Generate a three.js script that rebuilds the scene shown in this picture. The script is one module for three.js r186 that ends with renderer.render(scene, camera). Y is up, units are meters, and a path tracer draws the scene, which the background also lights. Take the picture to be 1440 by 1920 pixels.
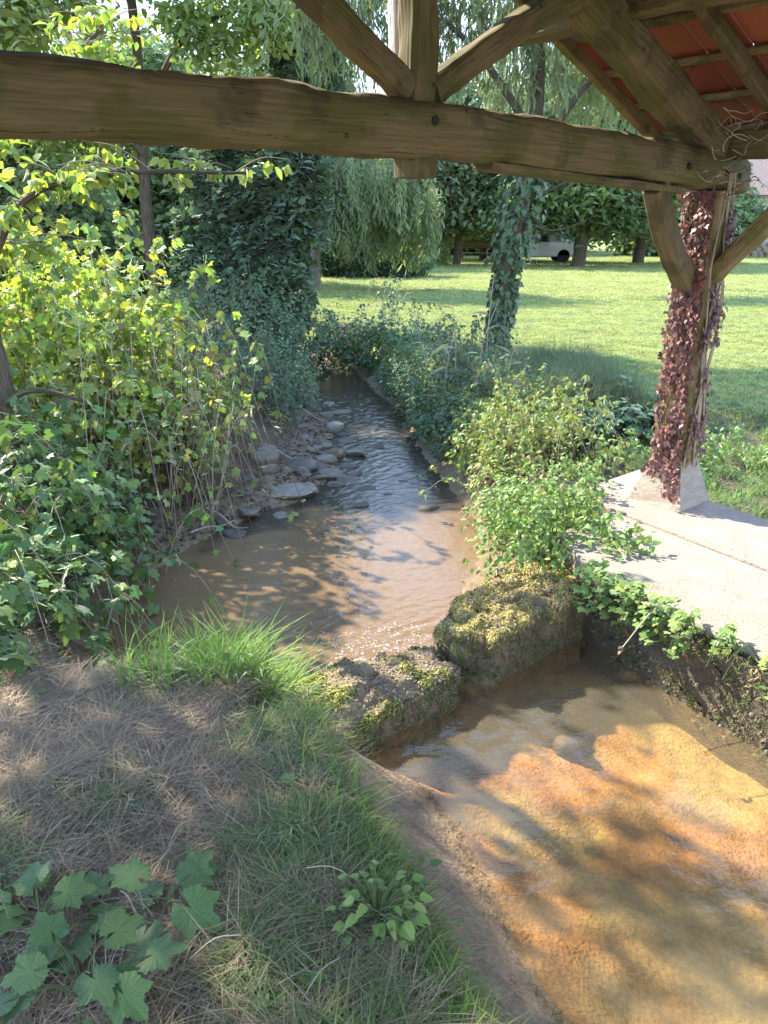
import * as THREE from 'three';
import { mergeGeometries, mergeVertices } from 'three/addons/utils/BufferGeometryUtils.js';
import { MeshSurfaceSampler } from 'three/addons/math/MeshSurfaceSampler.js';
import { createNoise2D, createNoise3D } from 'simplex-noise';

// ---------------------------------------------------------------- camera, sky, sun, exposure
const scene = new THREE.Scene();
const camera = new THREE.PerspectiveCamera(67.0, 768 / 1024, 0.05, 400);
camera.position.set(0, 1.6, 0);
camera.rotation.set(-20 * Math.PI / 180, 0, 0);
const renderer = new THREE.WebGLRenderer();
renderer.toneMapping = THREE.LinearToneMapping;
renderer.toneMappingExposure = 3.1;
renderer.shadowMap.enabled = true;
renderer.outputColorSpace = THREE.SRGBColorSpace;

const SUN = new THREE.Vector3(-0.79, 0.83, -0.61).normalize();
{ // clear summer sky, paler towards the horizon
  const w = 128, h = 64, d = new Float32Array(w * h * 4);
  for (let j = 0; j < h; j++) {
    const el = ((j + 0.5) / h - 0.5) * Math.PI, t = Math.pow(Math.max(0, Math.sin(el)), 0.55);
    for (let i = 0; i < w; i++) {
      const k = (j * w + i) * 4;
      d[k] = 0.90 + (0.31 - 0.90) * t; d[k + 1] = 1.02 + (0.57 - 1.02) * t; d[k + 2] = 1.16 + (1.12 - 1.16) * t; d[k + 3] = 1;
    }
  }
  const sky = new THREE.DataTexture(d, w, h, THREE.RGBAFormat, THREE.FloatType);
  sky.mapping = THREE.EquirectangularReflectionMapping; sky.magFilter = THREE.LinearFilter; sky.needsUpdate = true;
  scene.background = sky; scene.environment = sky;
}
const sun = new THREE.DirectionalLight(new THREE.Color(1, 0.93, 0.78), 5.0);
sun.position.copy(SUN).multiplyScalar(60); sun.castShadow = true; sun.shadow.radius = 1.3;
Object.assign(sun.shadow.camera, { left: -40, right: 40, top: 40, bottom: -40, near: 1, far: 160 });
sun.shadow.mapSize.set(4096, 4096);
scene.add(sun, sun.target);

// ---------------------------------------------------------------- helpers
function rng(seed) { let a = seed >>> 0; return () => { a = (a + 0x6D2B79F5) | 0; let t = Math.imul(a ^ (a >>> 15), 1 | a); t = (t + Math.imul(t ^ (t >>> 7), 61 | t)) ^ t; return ((t ^ (t >>> 14)) >>> 0) / 4294967296; }; }
const R0 = rng(7), n2 = createNoise2D(rng(11)), n3 = createNoise3D(rng(12));
const lerp = (a, b, t) => a + (b - a) * t, clamp = (x, a = 0, b = 1) => Math.min(b, Math.max(a, x));
const ss = (a, b, x) => { const t = clamp((x - a) / (b - a)); return t * t * (3 - 2 * t); };
const V3 = (x, y, z) => new THREE.Vector3(x, y, z);
const rgb = (r, g, b) => new THREE.Color().setRGB(r, g, b);
const fbm = (x, y, o = 4) => { let s = 0, a = 0.5, f = 1; for (let i = 0; i < o; i++) { s += a * n2(x * f, y * f); a *= 0.5; f *= 2.03; } return s; };
function table(rows) { // piecewise linear; rows sorted by first entry
  return (q) => { if (q <= rows[0][0]) return rows[0][1]; for (let i = 1; i < rows.length; i++) if (q <= rows[i][0]) return lerp(rows[i - 1][1], rows[i][1], (q - rows[i - 1][0]) / (rows[i][0] - rows[i - 1][0])); return rows[rows.length - 1][1]; };
}
const taken = {};
const numbered = (n) => { taken[n] = (taken[n] || 0) + 1; return taken[n] === 1 ? n : `${n}_${String(taken[n] - 1).padStart(3, '0')}`; };
function tag(o, label, category, group, kind) { o.userData = { ...o.userData, label, category }; if (group) o.userData.group = group; if (kind) o.userData.kind = kind; return o; }
function sh(o) { o.castShadow = true; o.receiveShadow = true; return o; }
function thing(name, label, category, [x, y, z], group) { const g = new THREE.Group(); g.name = numbered(name); g.position.set(x, y, z); tag(g, label, category, group); scene.add(g); return g; }
function part(parent, name, geo, mat) { const m = sh(new THREE.Mesh(geo, mat)); m.name = name; parent.add(m); return m; }
function single(name, geo, mat, label, category, group, kind) { const m = sh(new THREE.Mesh(geo, mat)); m.name = numbered(name); tag(m, label, category, group, kind); scene.add(m); return m; }
const rel = (geo, p) => geo.translate(-p.x, -p.y, -p.z);

// textures (colour grain and fine relief only)
function tex(size, f, { srgb = false, repeat = 1 } = {}) {
  const d = new Uint8Array(size * size * 4);
  for (let j = 0; j < size; j++) for (let i = 0; i < size; i++) { const c = f(i / size, j / size), k = (j * size + i) * 4; for (let q = 0; q < 3; q++) d[k + q] = clamp(Array.isArray(c) ? c[q] : c) * 255; d[k + 3] = 255; }
  const t = new THREE.DataTexture(d, size, size, THREE.RGBAFormat); t.wrapS = t.wrapT = THREE.RepeatWrapping; t.magFilter = THREE.LinearFilter; t.minFilter = THREE.LinearMipmapLinearFilter;
  t.repeat.set(repeat, repeat); if (srgb) t.colorSpace = THREE.SRGBColorSpace; t.needsUpdate = true; return t;
}
function tile(u, v, fx, fy, s) { // blend two shifted copies so that edges meet
  const a = n2(u * fx + s, v * fy + s), b = n2((u - 1) * fx + s, v * fy + s), c = n2(u * fx + s, (v - 1) * fy + s), d = n2((u - 1) * fx + s, (v - 1) * fy + s);
  return lerp(lerp(a, b, ss(0.8, 1, u)), lerp(c, d, ss(0.8, 1, u)), ss(0.8, 1, v));
}
const grainT = tex(512, (u, v) => { const q = 0.74 + 0.14 * tile(u, v, 9, 9, 1) + 0.14 * tile(u, v, 34, 34, 5) + 0.16 * tile(u, v, 110, 110, 9); return [q, q * 0.985, q * 0.96]; });
const soilB = tex(512, (u, v) => 0.5 + 0.2 * tile(u, v, 22, 22, 3) + 0.18 * tile(u, v, 60, 60, 4) + 0.16 * tile(u, v, 150, 150, 6));
const woodC = tex(512, (u, v) => { // u along the timber
  const g = tile(u, v, 5, 70, 2) * 0.5 + tile(u, v, 14, 160, 8) * 0.35, m = ss(-0.05, 0.55, tile(u, v, 5, 4, 20) + 0.35 * tile(u, v, 22, 16, 21)), st = ss(0.25, 0.7, tile(u, v, 7, 3, 33) + 0.3 * tile(u, v, 30, 20, 31));
  const q = 0.82 + 0.16 * g; let r = 0.72 * q, gg = 0.61 * q, b = 0.43 * q;
  r = lerp(r, 0.57 * q, m * 0.8); gg = lerp(gg, 0.545 * q, m * 0.8); b = lerp(b, 0.27 * q, m * 0.8);
  r = lerp(r, 0.45 * q, st * 0.5); gg = lerp(gg, 0.36 * q, st * 0.5); b = lerp(b, 0.22 * q, st * 0.5);
  const crack = tile(u, v, 2.2, 38, 44); const c = ss(0.0, 0.035, Math.abs(crack)) * 0.55 + 0.45; const cm = ss(0.2, 0.4, tile(u, v, 4, 6, 47)); const k = lerp(1, c, cm);
  return [r * k, gg * k, b * k];
}, { srgb: true });
const woodB = tex(512, (u, v) => { const crack = tile(u, v, 2.2, 38, 44), cm = ss(0.2, 0.4, tile(u, v, 4, 6, 47)); return 0.55 + 0.16 * tile(u, v, 5, 70, 2) + 0.12 * tile(u, v, 14, 160, 8) + 0.12 * tile(u, v, 8, 12, 9) - 0.4 * cm * (1 - ss(0, 0.05, Math.abs(crack))); });
const concT = tex(512, (u, v) => { const q = 0.80 + 0.09 * tile(u, v, 6, 6, 51) + 0.07 * tile(u, v, 28, 28, 52) + 0.08 * tile(u, v, 120, 120, 53) - 0.22 * ss(0.55, 0.8, tile(u, v, 40, 40, 55)) * ss(0, 0.5, tile(u, v, 5, 5, 56)); return [q, q * 0.985, q * 0.965]; });
const concB = tex(512, (u, v) => 0.5 + 0.18 * tile(u, v, 14, 14, 57) + 0.2 * tile(u, v, 60, 60, 58) + 0.2 * tile(u, v, 170, 170, 59));
const waterB = tex(512, (u, v) => 0.5 + 0.26 * tile(u, v, 8, 11, 61) + 0.16 * tile(u, v, 20, 26, 62) + 0.1 * tile(u, v, 52, 60, 63));
const barkB = tex(256, (u, v) => 0.5 + 0.35 * tile(u, v, 16, 4, 71) + 0.2 * tile(u, v, 40, 12, 72));
const barkC = tex(256, (u, v) => { const q = 0.7 + 0.25 * tile(u, v, 16, 4, 71) + 0.15 * tile(u, v, 30, 30, 73), m = ss(0.1, 0.6, tile(u, v, 5, 5, 75)); return [lerp(q, q * 0.75, m), lerp(q, q * 0.95, m), lerp(q, q * 0.62, m)]; });
const rep = (t, x, y) => { const c = t.clone(); c.repeat.set(x, y); c.needsUpdate = true; return c; };

// materials
const std = (o) => new THREE.MeshStandardMaterial({ side: THREE.DoubleSide, roughness: 0.9, metalness: 0, ...o });
const leafM = (r, g, b, o = {}) => new THREE.MeshPhysicalMaterial({ color: rgb(r, g, b), roughness: 1, transmission: 0.5, thickness: 0, side: THREE.DoubleSide, ...o });
const glossLeaf = (r, g, b, o = {}) => leafM(r, g, b, { transmission: 0.38, clearcoat: 0.45, clearcoatRoughness: 0.38, ...o });
const M = {
  wood: std({ color: rgb(0.47, 0.50, 0.435), map: rep(woodC, 0.42, 0.8), bumpMap: rep(woodB, 0.42, 0.8), bumpScale: 0.006, roughness: 0.85 }),
  woodGrey: std({ color: rgb(0.74, 0.74, 0.70), map: rep(woodC, 0.6, 1.2), bumpMap: rep(woodB, 0.6, 1.2), bumpScale: 0.005, roughness: 0.85 }),
  woodPaleLit: std({ color: rgb(0.66, 0.60, 0.54), bumpMap: rep(woodB, 1.1, 1.6), bumpScale: 0.008, roughness: 0.85 }),
  holeShade: std({ color: rgb(0.028, 0.020, 0.014) }),
  tile: [rgb(0.40, 0.105, 0.05), rgb(0.35, 0.085, 0.042), rgb(0.45, 0.13, 0.06), rgb(0.33, 0.10, 0.055)].map((c) => std({ color: c, map: rep(grainT, 2, 2), roughness: 0.8 })),
  conc: std({ color: rgb(0.385, 0.335, 0.27), map: rep(concT, 0.8, 0.8), bumpMap: rep(concB, 0.8, 0.8), bumpScale: 0.006 }),
  concPink: std({ color: rgb(0.40, 0.32, 0.26), map: rep(concT, 0.7, 0.7), bumpMap: rep(concB, 0.7, 0.7), bumpScale: 0.006 }),
  plinth: std({ color: rgb(0.56, 0.47, 0.38), map: rep(concT, 1.3, 1.3), bumpMap: rep(concB, 1.3, 1.3), bumpScale: 0.006 }),
  ground: std({ vertexColors: true, color: rgb(1, 1, 1), map: rep(grainT, 0.9, 0.9), bumpMap: rep(soilB, 0.8, 0.8), bumpScale: 0.008, roughness: 0.97 }),
  bark: std({ color: rgb(0.17, 0.125, 0.085), map: rep(barkC, 2, 1), bumpMap: rep(barkB, 2, 1), bumpScale: 0.02 }),
  barkGrey: std({ color: rgb(0.34, 0.31, 0.27), map: rep(barkC, 2, 1), bumpMap: rep(barkB, 2, 1), bumpScale: 0.015 }),
  twig: std({ color: rgb(0.20, 0.145, 0.09) }), twigRed: std({ color: rgb(0.17, 0.08, 0.055) }), twigPale: std({ color: rgb(0.42, 0.35, 0.25) }), stemG: leafM(0.10, 0.16, 0.04, { transmission: 0.2 }),
  stone: [rgb(0.25, 0.20, 0.15), rgb(0.32, 0.265, 0.205), rgb(0.17, 0.14, 0.11), rgb(0.36, 0.27, 0.18)].map((c) => std({ color: c, map: rep(grainT, 2, 2), bumpMap: rep(concB, 2, 2), bumpScale: 0.012, roughness: 0.7 })),
};

// ---------------------------------------------------------------- terrain
const SL = table([[-30, -12], [-20, -6.2], [-16, -4.0], [-13.2, -1.75], [-11.2, -0.95], [-9.76, -0.84], [-8.6, -0.6], [-6.94, -0.42], [-6.16, -0.6], [-5.77, -0.93], [-5.4, -1.2], [-5.0, -1.4], [-4.4, -1.55], [-3.8, -1.55], [-3.2, -1.35], [-2.8, -1.2]]);
const SR = table([[-30, -11], [-20, -5.2], [-16, -3.0], [-13.2, -0.8], [-11.4, -0.24], [-10.6, -0.12], [-9.76, 0.14], [-8.87, 0.27], [-7.49, 0.38], [-6.45, 0.56], [-5.77, 0.68], [-4.91, 0.68], [-4.25, 0.46], [-3.73, 0.36], [-3.3, 0.32], [-2.8, 0.3]]);
const wallZ = (x) => -2.54 - 0.852 * (x + 0.17);              // basin side of the sill wall
const shoreX = table([[-2.6, -0.12], [-2.51, -0.04], [-2.38, 0.16], [-2.16, 0.26], [-1.84, 0.35], [-1.59, 0.42], [-1.46, 0.47], [-1.0, 0.62], [0, 1.0], [3, 2.1]]);
const grassX = table([[-2.7, -0.34], [-2.36, -0.24], [-2.06, -0.13], [-1.78, -0.02], [-1.59, 0.06], [-1.36, 0.15], [-1.21, 0.19], [-0.8, 0.34], [0, 0.75], [3, 1.9]]);
const NV = [0.86, -0.51];
const deckN = (x, z) => x * NV[0] + z * NV[1];
const STREAM_Y = -0.5, BASIN_Y = -0.38;
function groundH(x, z) {
  const w = fbm(x * 0.9, z * 0.9, 3) * 0.06 + fbm(x * 5, z * 5, 2) * 0.018;
  // meadow and banks away from the water
  let base = 0.0;
  if (x > 0.3 || z < -8) base = lerp(-0.16, 0.1, ss(-6.2, -6.95, z - 0.12 * Math.sin(x * 2)));
  base = lerp(base, 0.12, ss(-1.6, -3, x) * ss(-3.2, -4.5, z));
  if (z < -11) base = lerp(base, 0.1, ss(-11, -13, z));
  if (z < -40) base += 0.006 * (-40 - z);
  let h = base + w * (x > 0 && z < -7 ? 0.5 : 1);
  // stream and pool
  const L = SL(z), Rr = SR(z), pz = Math.max(-2.86, wallZ(clamp(x, -0.45, 1.2)) - 0.4);
  const zLim = x < -0.3 ? -2.86 : wallZ(x) - 0.36;
  if (z < -2.3) {
    const inside = Math.min(x - L, Rr - x, zLim - z);
    const pool = ss(-6.3, -5.2, z);
    if (inside > 0) h = STREAM_Y - 0.015 - lerp(0.07, 0.3, pool) * ss(0, 0.35, inside) + fbm(x * 6, z * 6, 3) * 0.03;
    else {
      const left = x < (L + Rr) / 2, dx = Math.max(L - x, x - Rr, 0), dz = Math.max(z - zLim, 0), d = Math.hypot(dx, dz);
      const bar = left && z < -4.9 ? ss(-4.9, -5.4, z) * (1 - 0.5 * ss(-9.5, -11, z)) : 0, gw = 0.05 + bar * 0.5;
      const rise = left ? (z > -3.2 ? 0.28 : 0.6) : 0.42;
      const b = STREAM_Y + 0.01 + Math.min(d, gw) / gw * (0.02 + 0.09 * bar);
      h = lerp(b + fbm(x * 5, z * 5, 3) * 0.03, h, ss(gw, gw + rise, d));
    }
  }
  if (z < wallZ(x) + 0.12 && z > wallZ(x) - 0.5 && x > -0.62 && x < 0.6) h = Math.min(h, lerp(0.0, -0.36, ss(-0.58, -0.40, x)));
  // wash basin: sandy bed, muddy shore on the left
  const dn = deckN(x, z);
  if (z > wallZ(x) - 0.36 && x > grassX(z) - 0.25 && dn < 3.0 && (z > wallZ(x) || x > -0.1)) {
    const g = grassX(z), s = shoreX(z);
    let b;
    if (x < g) b = lerp(h, -0.05, ss(g - 0.25, g, x));
    else if (x < s) { const t = (x - g) / (s - g); b = lerp(-0.05, -0.37, Math.pow(t, 0.6)) + fbm(x * 7, z * 7, 3) * 0.025 * (1 - t); }
    else b = -0.375 - 0.15 * (1 - Math.exp(-(x - s) / 0.22)) + fbm(x * 2.2 + 4, z * 2.2, 3) * 0.035;
    h = b;
  }
  return h;
}
function groundColor(x, z, h, c) {
  const n = fbm(x * 1.7 + 9, z * 1.7, 4), f = fbm(x * 8, z * 8, 3);
  const lawn = [0.25 + 0.05 * n, 0.29 + 0.04 * n, 0.055], straw = [0.30 + 0.07 * f, 0.225 + 0.05 * f, 0.145 + 0.03 * f], soil = [0.12, 0.082, 0.05], mud = [0.27 + 0.05 * f, 0.19 + 0.04 * f, 0.13 + 0.03 * f], sand = [0.47 + 0.07 * n, 0.285 + 0.05 * n, 0.125 + 0.02 * n], silt = [0.42, 0.35, 0.18];
  let q;
  const dn = deckN(x, z);
  const inBasin = z > wallZ(x) - 0.36 && x > grassX(z) && dn < 3.0;
  if (inBasin) {
    const t = ss(-0.30, -0.40, h);
    const brownPatch = 0.75 * ss(0.0, 0.45, fbm(x * 1.6 + 1, z * 1.1 + 2, 4) + 0.25 * ss(0.9, 0.4, x + 0.35 * (z + 2))), brown = [0.25, 0.125, 0.04]; for (let i = 0; i < 3; i++) sand[i] = lerp(sand[i], brown[i], brownPatch);  // brown patches over the sand, denser towards the left
    q = mud.map((v, i) => lerp(v, lerp(sand[i], silt[i], ss(0.0, 0.5, fbm(x * 1.3 + 3, z * 1.3 + 8, 3) + 0.35 * ss(0.5, 1.1, x - 0.4 * (z + 2)))), t));
  } else if (z > -2.9 && x < 0.9) { const g = ss(-0.15, 0.3, n + 0.35 * ss(-0.6, 0.1, x) - 0.1); q = straw.map((v, i) => lerp(v, [0.12, 0.115, 0.045][i], g * 0.75)); }
  else if (h < -0.40) q = [0.24 + 0.05 * f, 0.165 + 0.035 * f, 0.10 + 0.02 * f];
  else if (z < -6.6 && x > -0.2 + 0.0 * z) q = lawn;
  else if (z < -14) q = lawn;
  else q = soil.map((v) => v * (1 + 0.3 * f));
  if (x > 2.0 && z < -5.9 && z > -7.1) { const e = ss(-5.9, -6.3, z) * ss(-7.1, -6.9, z); q = q.map((v, i) => lerp(v, [0.27, 0.20, 0.13][i] * (1 + 0.4 * f), e)); }
  c.setRGB(q[0], q[1], q[2]);
}
{
  const xs = [], zs = [];
  for (let x = -90; x < -4; x += Math.max(0.12, (-4 - x) * 0.12)) xs.push(x);
  for (let x = -4; x <= 4.5; x += 0.045) xs.push(x);
  for (let x = 4.6; x < 90; x += Math.max(0.12, (x - 4.4) * 0.12)) xs.push(x);
  for (let z = -160; z < -13; z += Math.max(0.1, (-13 - z) * 0.06)) zs.push(z);
  for (let z = -13; z <= 0.5; z += 0.045) zs.push(z);
  for (let z = 0.7; z < 12; z += 0.5) zs.push(z);
  const W = xs.length, Hn = zs.length, pos = new Float32Array(W * Hn * 3), col = new Float32Array(W * Hn * 3), uv = new Float32Array(W * Hn * 2), idx = [], c = new THREE.Color();
  for (let j = 0; j < Hn; j++) for (let i = 0; i < W; i++) {
    const k = j * W + i, h = groundH(xs[i], zs[j]);
    pos.set([xs[i], h, zs[j]], k * 3); uv.set([xs[i], zs[j]], k * 2); groundColor(xs[i], zs[j], h, c); col.set([c.r, c.g, c.b], k * 3);
    if (i < W - 1 && j < Hn - 1) idx.push(k, k + W, k + 1, k + 1, k + W, k + W + 1);
  }
  const g = new THREE.BufferGeometry(); g.setAttribute('position', new THREE.BufferAttribute(pos, 3)); g.setAttribute('color', new THREE.BufferAttribute(col, 3)); g.setAttribute('uv', new THREE.BufferAttribute(uv, 2)); g.setIndex(idx); g.computeVertexNormals();
  const m = sh(new THREE.Mesh(g, M.ground)); m.name = 'ground'; tag(m, 'grassy ground with dry bank, stream bed and sunny lawn', 'ground', null, 'structure'); scene.add(m);
}

// ---------------------------------------------------------------- water
function sheet(x0, x1, z0, z1, st, keep, hf) {
  const W = Math.round((x1 - x0) / st) + 1, Hn = Math.round((z1 - z0) / st) + 1, pos = [], uv = [], idx = [], id = new Int32Array(W * Hn).fill(-1); let n = 0;
  for (let j = 0; j < Hn; j++) for (let i = 0; i < W; i++) { const x = x0 + i * st, z = z0 + j * st; if (keep(x, z)) { id[j * W + i] = n++; pos.push(x, hf(x, z), z); uv.push(x, z); } }
  for (let j = 0; j < Hn - 1; j++) for (let i = 0; i < W - 1; i++) { const a = id[j * W + i], b = id[j * W + i + 1], c = id[(j + 1) * W + i], d = id[(j + 1) * W + i + 1]; if (a >= 0 && b >= 0 && c >= 0 && d >= 0) idx.push(a, c, b, b, c, d); }
  const g = new THREE.BufferGeometry(); g.setAttribute('position', new THREE.Float32BufferAttribute(pos, 3)); g.setAttribute('uv', new THREE.Float32BufferAttribute(uv, 2)); g.setIndex(idx); g.computeVertexNormals(); return g;
}
const ridged = (x, z) => 1 - Math.abs(n2(x, z));
function streamWave(x, z) {
  const rif = ss(-5.6, -6.6, z) * (1 - ss(-10.2, -11, z)), swirl = ss(-4.6, -3.6, z) * ss(-1.1, -0.2, x);
  const warp = 0.25 * n2(x * 1.5, z * 1.5);
  const calm = lerp(0.32, 0.55, ss(-7.2, -8.2, z + 0.5 * n2(x * 2, z)));
  return STREAM_Y + rif * calm * (0.016 * ridged(x * 6 + warp, z * 3.4) + 0.006 * ridged(x * 13, z * 8 + warp * 3) - 0.012) + 0.0022 * n2(x * 9 + warp * 4, z * 13) + 0.0014 * n2(x * 22, z * 26)
    + swirl * (0.006 * ridged(x * 6 + 2 * warp, z * 6 - warp) + 0.004 * n2(x * 16, z * 14));
}
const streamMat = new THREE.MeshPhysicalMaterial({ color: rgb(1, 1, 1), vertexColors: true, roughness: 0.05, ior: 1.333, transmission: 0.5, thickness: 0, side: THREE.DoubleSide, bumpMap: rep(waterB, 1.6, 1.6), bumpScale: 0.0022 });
const basinMat = new THREE.MeshPhysicalMaterial({ color: rgb(0.95, 0.82, 0.60), roughness: 0.04, ior: 1.333, transmission: 0.93, thickness: 0, side: THREE.DoubleSide, bumpMap: rep(waterB, 1.0, 1.0), bumpScale: 0.0016 });
{
  const sg = sheet(-4, 1.0, -17, -2.55, 0.028, (x, z) => x > SL(z) - 0.55 && x < SR(z) + 0.35 && z < Math.max(-2.75, -2.75) && (x < -0.28 || z < wallZ(x) - 0.2), streamWave);
  { const p = sg.attributes.position, c = []; for (let i = 0; i < p.count; i++) { const x = p.getX(i), z = p.getZ(i), silt = ss(-6.1, -5.3, z + 0.45 * n2(x * 1.3, z * 1.1) + 0.25 * n2(x * 4, z * 3) + 0.3 * x); c.push(lerp(0.10, 0.36, silt), lerp(0.08, 0.232, silt), lerp(0.058, 0.128, silt)); } sg.setAttribute('color', new THREE.Float32BufferAttribute(c, 3)); }  // silt tans the pool; riffle colour darkened further to carry its shade
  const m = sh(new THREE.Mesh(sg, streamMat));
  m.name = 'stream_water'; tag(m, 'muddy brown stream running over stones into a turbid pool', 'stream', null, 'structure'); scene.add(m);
  const b = sh(new THREE.Mesh(sheet(-0.35, 2.6, -3.75, 2.6, 0.03, (x, z) => z > wallZ(x) - 0.3 && x > grassX(z) - 0.05 && deckN(x, z) < 2.80 && z > -3.8, (x, z) => BASIN_Y + 0.0018 * n2(x * 6, z * 6) + 0.001 * n2(x * 17 + 3, z * 15) + (ss(-2.2, -2.9, z) * ss(1.0, 0.4, x)) * 0.004 * n2(x * 11, z * 11)), basinMat));
  b.name = 'basin_water'; tag(b, 'clear shallow water over orange sand in the wash basin', 'water', null, 'structure'); scene.add(b);
}

// ---------------------------------------------------------------- geometry makers
function timber(p0, p1, w, h, { bow = 0, seg = 26, rough = 0.006, round = 0.22, seed = 1, up = V3(0, 1, 0), taper = 1 } = {}) {
  const dir = p1.clone().sub(p0), len = dir.length(); dir.normalize();
  let side = new THREE.Vector3().crossVectors(dir, up).normalize(); if (side.lengthSq() < 0.5) side = V3(1, 0, 0);
  const top = new THREE.Vector3().crossVectors(side, dir).normalize();
  const ring = []; const rr = round * Math.min(w, h);
  for (const [sx, sy, a0] of [[1, 1, 0], [-1, 1, 90], [-1, -1, 180], [1, -1, 270]]) for (let k = 0; k <= 3; k++) { const a = (a0 + k * 30) * Math.PI / 180; ring.push([sx * (w / 2 - rr) + Math.cos(a) * rr, sy * (h / 2 - rr) + Math.sin(a) * rr]); }
  const N = ring.length, pos = [], uv = [], idx = []; const per = []; let acc = 0;
  for (let k = 0; k <= N; k++) { per.push(acc); const a = ring[k % N], b = ring[(k + 1) % N]; acc += Math.hypot(a[0] - b[0], a[1] - b[1]); }
  for (let i = 0; i <= seg; i++) {
    const t = i / seg, off = bow * 4 * t * (1 - t), sc = lerp(1, taper, t);
    for (let k = 0; k <= N; k++) {
      const [a, b] = ring[k % N], q = 1 + rough / Math.max(w, h) * 2 * (n3(t * len * 2.1 + seed * 7, a * 9 + seed, b * 9) + 0.5 * n3(t * len * 7 + seed, a * 20, b * 20));
      const v = p0.clone().addScaledVector(dir, t * len).addScaledVector(side, a * q * sc).addScaledVector(top, b * q * sc + off);
      pos.push(v.x, v.y, v.z); uv.push(t * len + seed * 0.37, per[k] + seed * 0.21);
    }
  }
  for (let i = 0; i < seg; i++) for (let k = 0; k < N; k++) { const a = i * (N + 1) + k, b = a + N + 1; idx.push(a, a + 1, b, b, a + 1, b + 1); }
  for (const e of [0, seg]) { const c = pos.length / 3, p = e ? p1 : p0; pos.push(p.x, p.y, p.z); uv.push(seed * 0.3, seed * 0.2); const s = pos.length / 3; for (let k = 0; k <= N; k++) { const b = (e * (N + 1) + k) * 3; pos.push(pos[b], pos[b + 1], pos[b + 2]); uv.push(seed * 0.3 + ring[k % N][0], seed * 0.2 + ring[k % N][1]); } for (let k = 0; k < N; k++) idx.push(c, s + k + (e ? 0 : 1), s + k + (e ? 1 : 0)); }
  const g = new THREE.BufferGeometry(); g.setAttribute('position', new THREE.Float32BufferAttribute(pos, 3)); g.setAttribute('uv', new THREE.Float32BufferAttribute(uv, 2)); g.setIndex(idx); g.computeVertexNormals(); return g;
}
function limb(pts, r0, r1, { seg = 16, rad = 6, rough = 0.08, seed = 1 } = {}) {
  const cv = new THREE.CatmullRomCurve3(pts.map((p) => Array.isArray(p) ? V3(...p) : p)), fr = cv.computeFrenetFrames(seg), pos = [], uv = [], idx = [], len = cv.getLength();
  for (let i = 0; i <= seg; i++) {
    const t = i / seg, p = cv.getPointAt(t), r = lerp(r0, r1, t);
    for (let k = 0; k <= rad; k++) { const a = (k % rad) / rad * Math.PI * 2, q = r * (1 + rough * (n3(Math.cos(a) * 2 + seed, Math.sin(a) * 2, t * len * 3) + 0.6 * n3(Math.cos(a) * 5, Math.sin(a) * 5 + seed, t * len * 8))); const v = p.clone().addScaledVector(fr.normals[i], Math.cos(a) * q).addScaledVector(fr.binormals[i], Math.sin(a) * q); pos.push(v.x, v.y, v.z); uv.push(k / rad * 6.28 * r0, t * len); }
  }
  for (let i = 0; i < seg; i++) for (let k = 0; k < rad; k++) { const a = i * (rad + 1) + k, b = a + rad + 1; idx.push(a, a + 1, b, b, a + 1, b + 1); }
  const g = new THREE.BufferGeometry(); g.setAttribute('position', new THREE.Float32BufferAttribute(pos, 3)); g.setAttribute('uv', new THREE.Float32BufferAttribute(uv, 2)); g.setIndex(idx); g.computeVertexNormals(); return g;
}
// a leaf of unit length in the xz plane, base at the origin, tip at +z, face up; outline = half widths along the length
function leafGeo(half, fold = 0.25, curl = 0.25) {
  const n = half.length, pos = [], idx = [], uv = [];
  half.forEach(([z, w, dz = 0], i) => { const y = -curl * z * z; pos.push(-w, y + fold * w, z + dz, 0, y, z, w, y + fold * w, z + dz); uv.push(0, z, 0.5, z, 1, z); });
  for (let i = 0; i < n - 1; i++) { const a = i * 3; idx.push(a, a + 3, a + 1, a + 1, a + 3, a + 4, a + 1, a + 4, a + 2, a + 2, a + 4, a + 5); }
  const g = new THREE.BufferGeometry(); g.setAttribute('position', new THREE.Float32BufferAttribute(pos, 3)); g.setAttribute('uv', new THREE.Float32BufferAttribute(uv, 2)); g.setIndex(idx); g.computeVertexNormals(); return g;
}
// a lobed leaf: lobes = [angle from the tip, length, width], serrated edge, cupped and drooping
function palmGeo(lobes, n, tooth, cup, droop, base = 0.24) {
  const pos = [0, 0, 0.28], uv = [0.5, 0.3], idx = [];
  for (let i = 0; i <= n; i++) {
    const a = (i / n - 0.5) * 2 * 168, b = Math.abs(a); let r = base;
    for (const [c, L, w] of lobes) { const d = (b - c) / (w * 75); r = Math.max(r, L * 0.72 * Math.exp(-d * d * 1.1) + 0.05); }
    r *= 1 + tooth * (i % 2 ? -1 : 1) * 0.6; const t = a * Math.PI / 180, x = Math.sin(t) * r, z = 0.28 + Math.cos(t) * r;
    pos.push(x, cup * Math.abs(x) * 0.5 - droop * (x * x + (z - 0.28) * (z - 0.28)) * 0.6 + 0.02 * Math.sin(i * 2.3), z); uv.push(x + 0.5, z);
    if (i) idx.push(0, i, i + 1);
  }
  const g = new THREE.BufferGeometry(); g.setAttribute('position', new THREE.Float32BufferAttribute(pos, 3)); g.setAttribute('uv', new THREE.Float32BufferAttribute(uv, 2)); g.setIndex(idx); g.computeVertexNormals(); return g;
}
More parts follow.
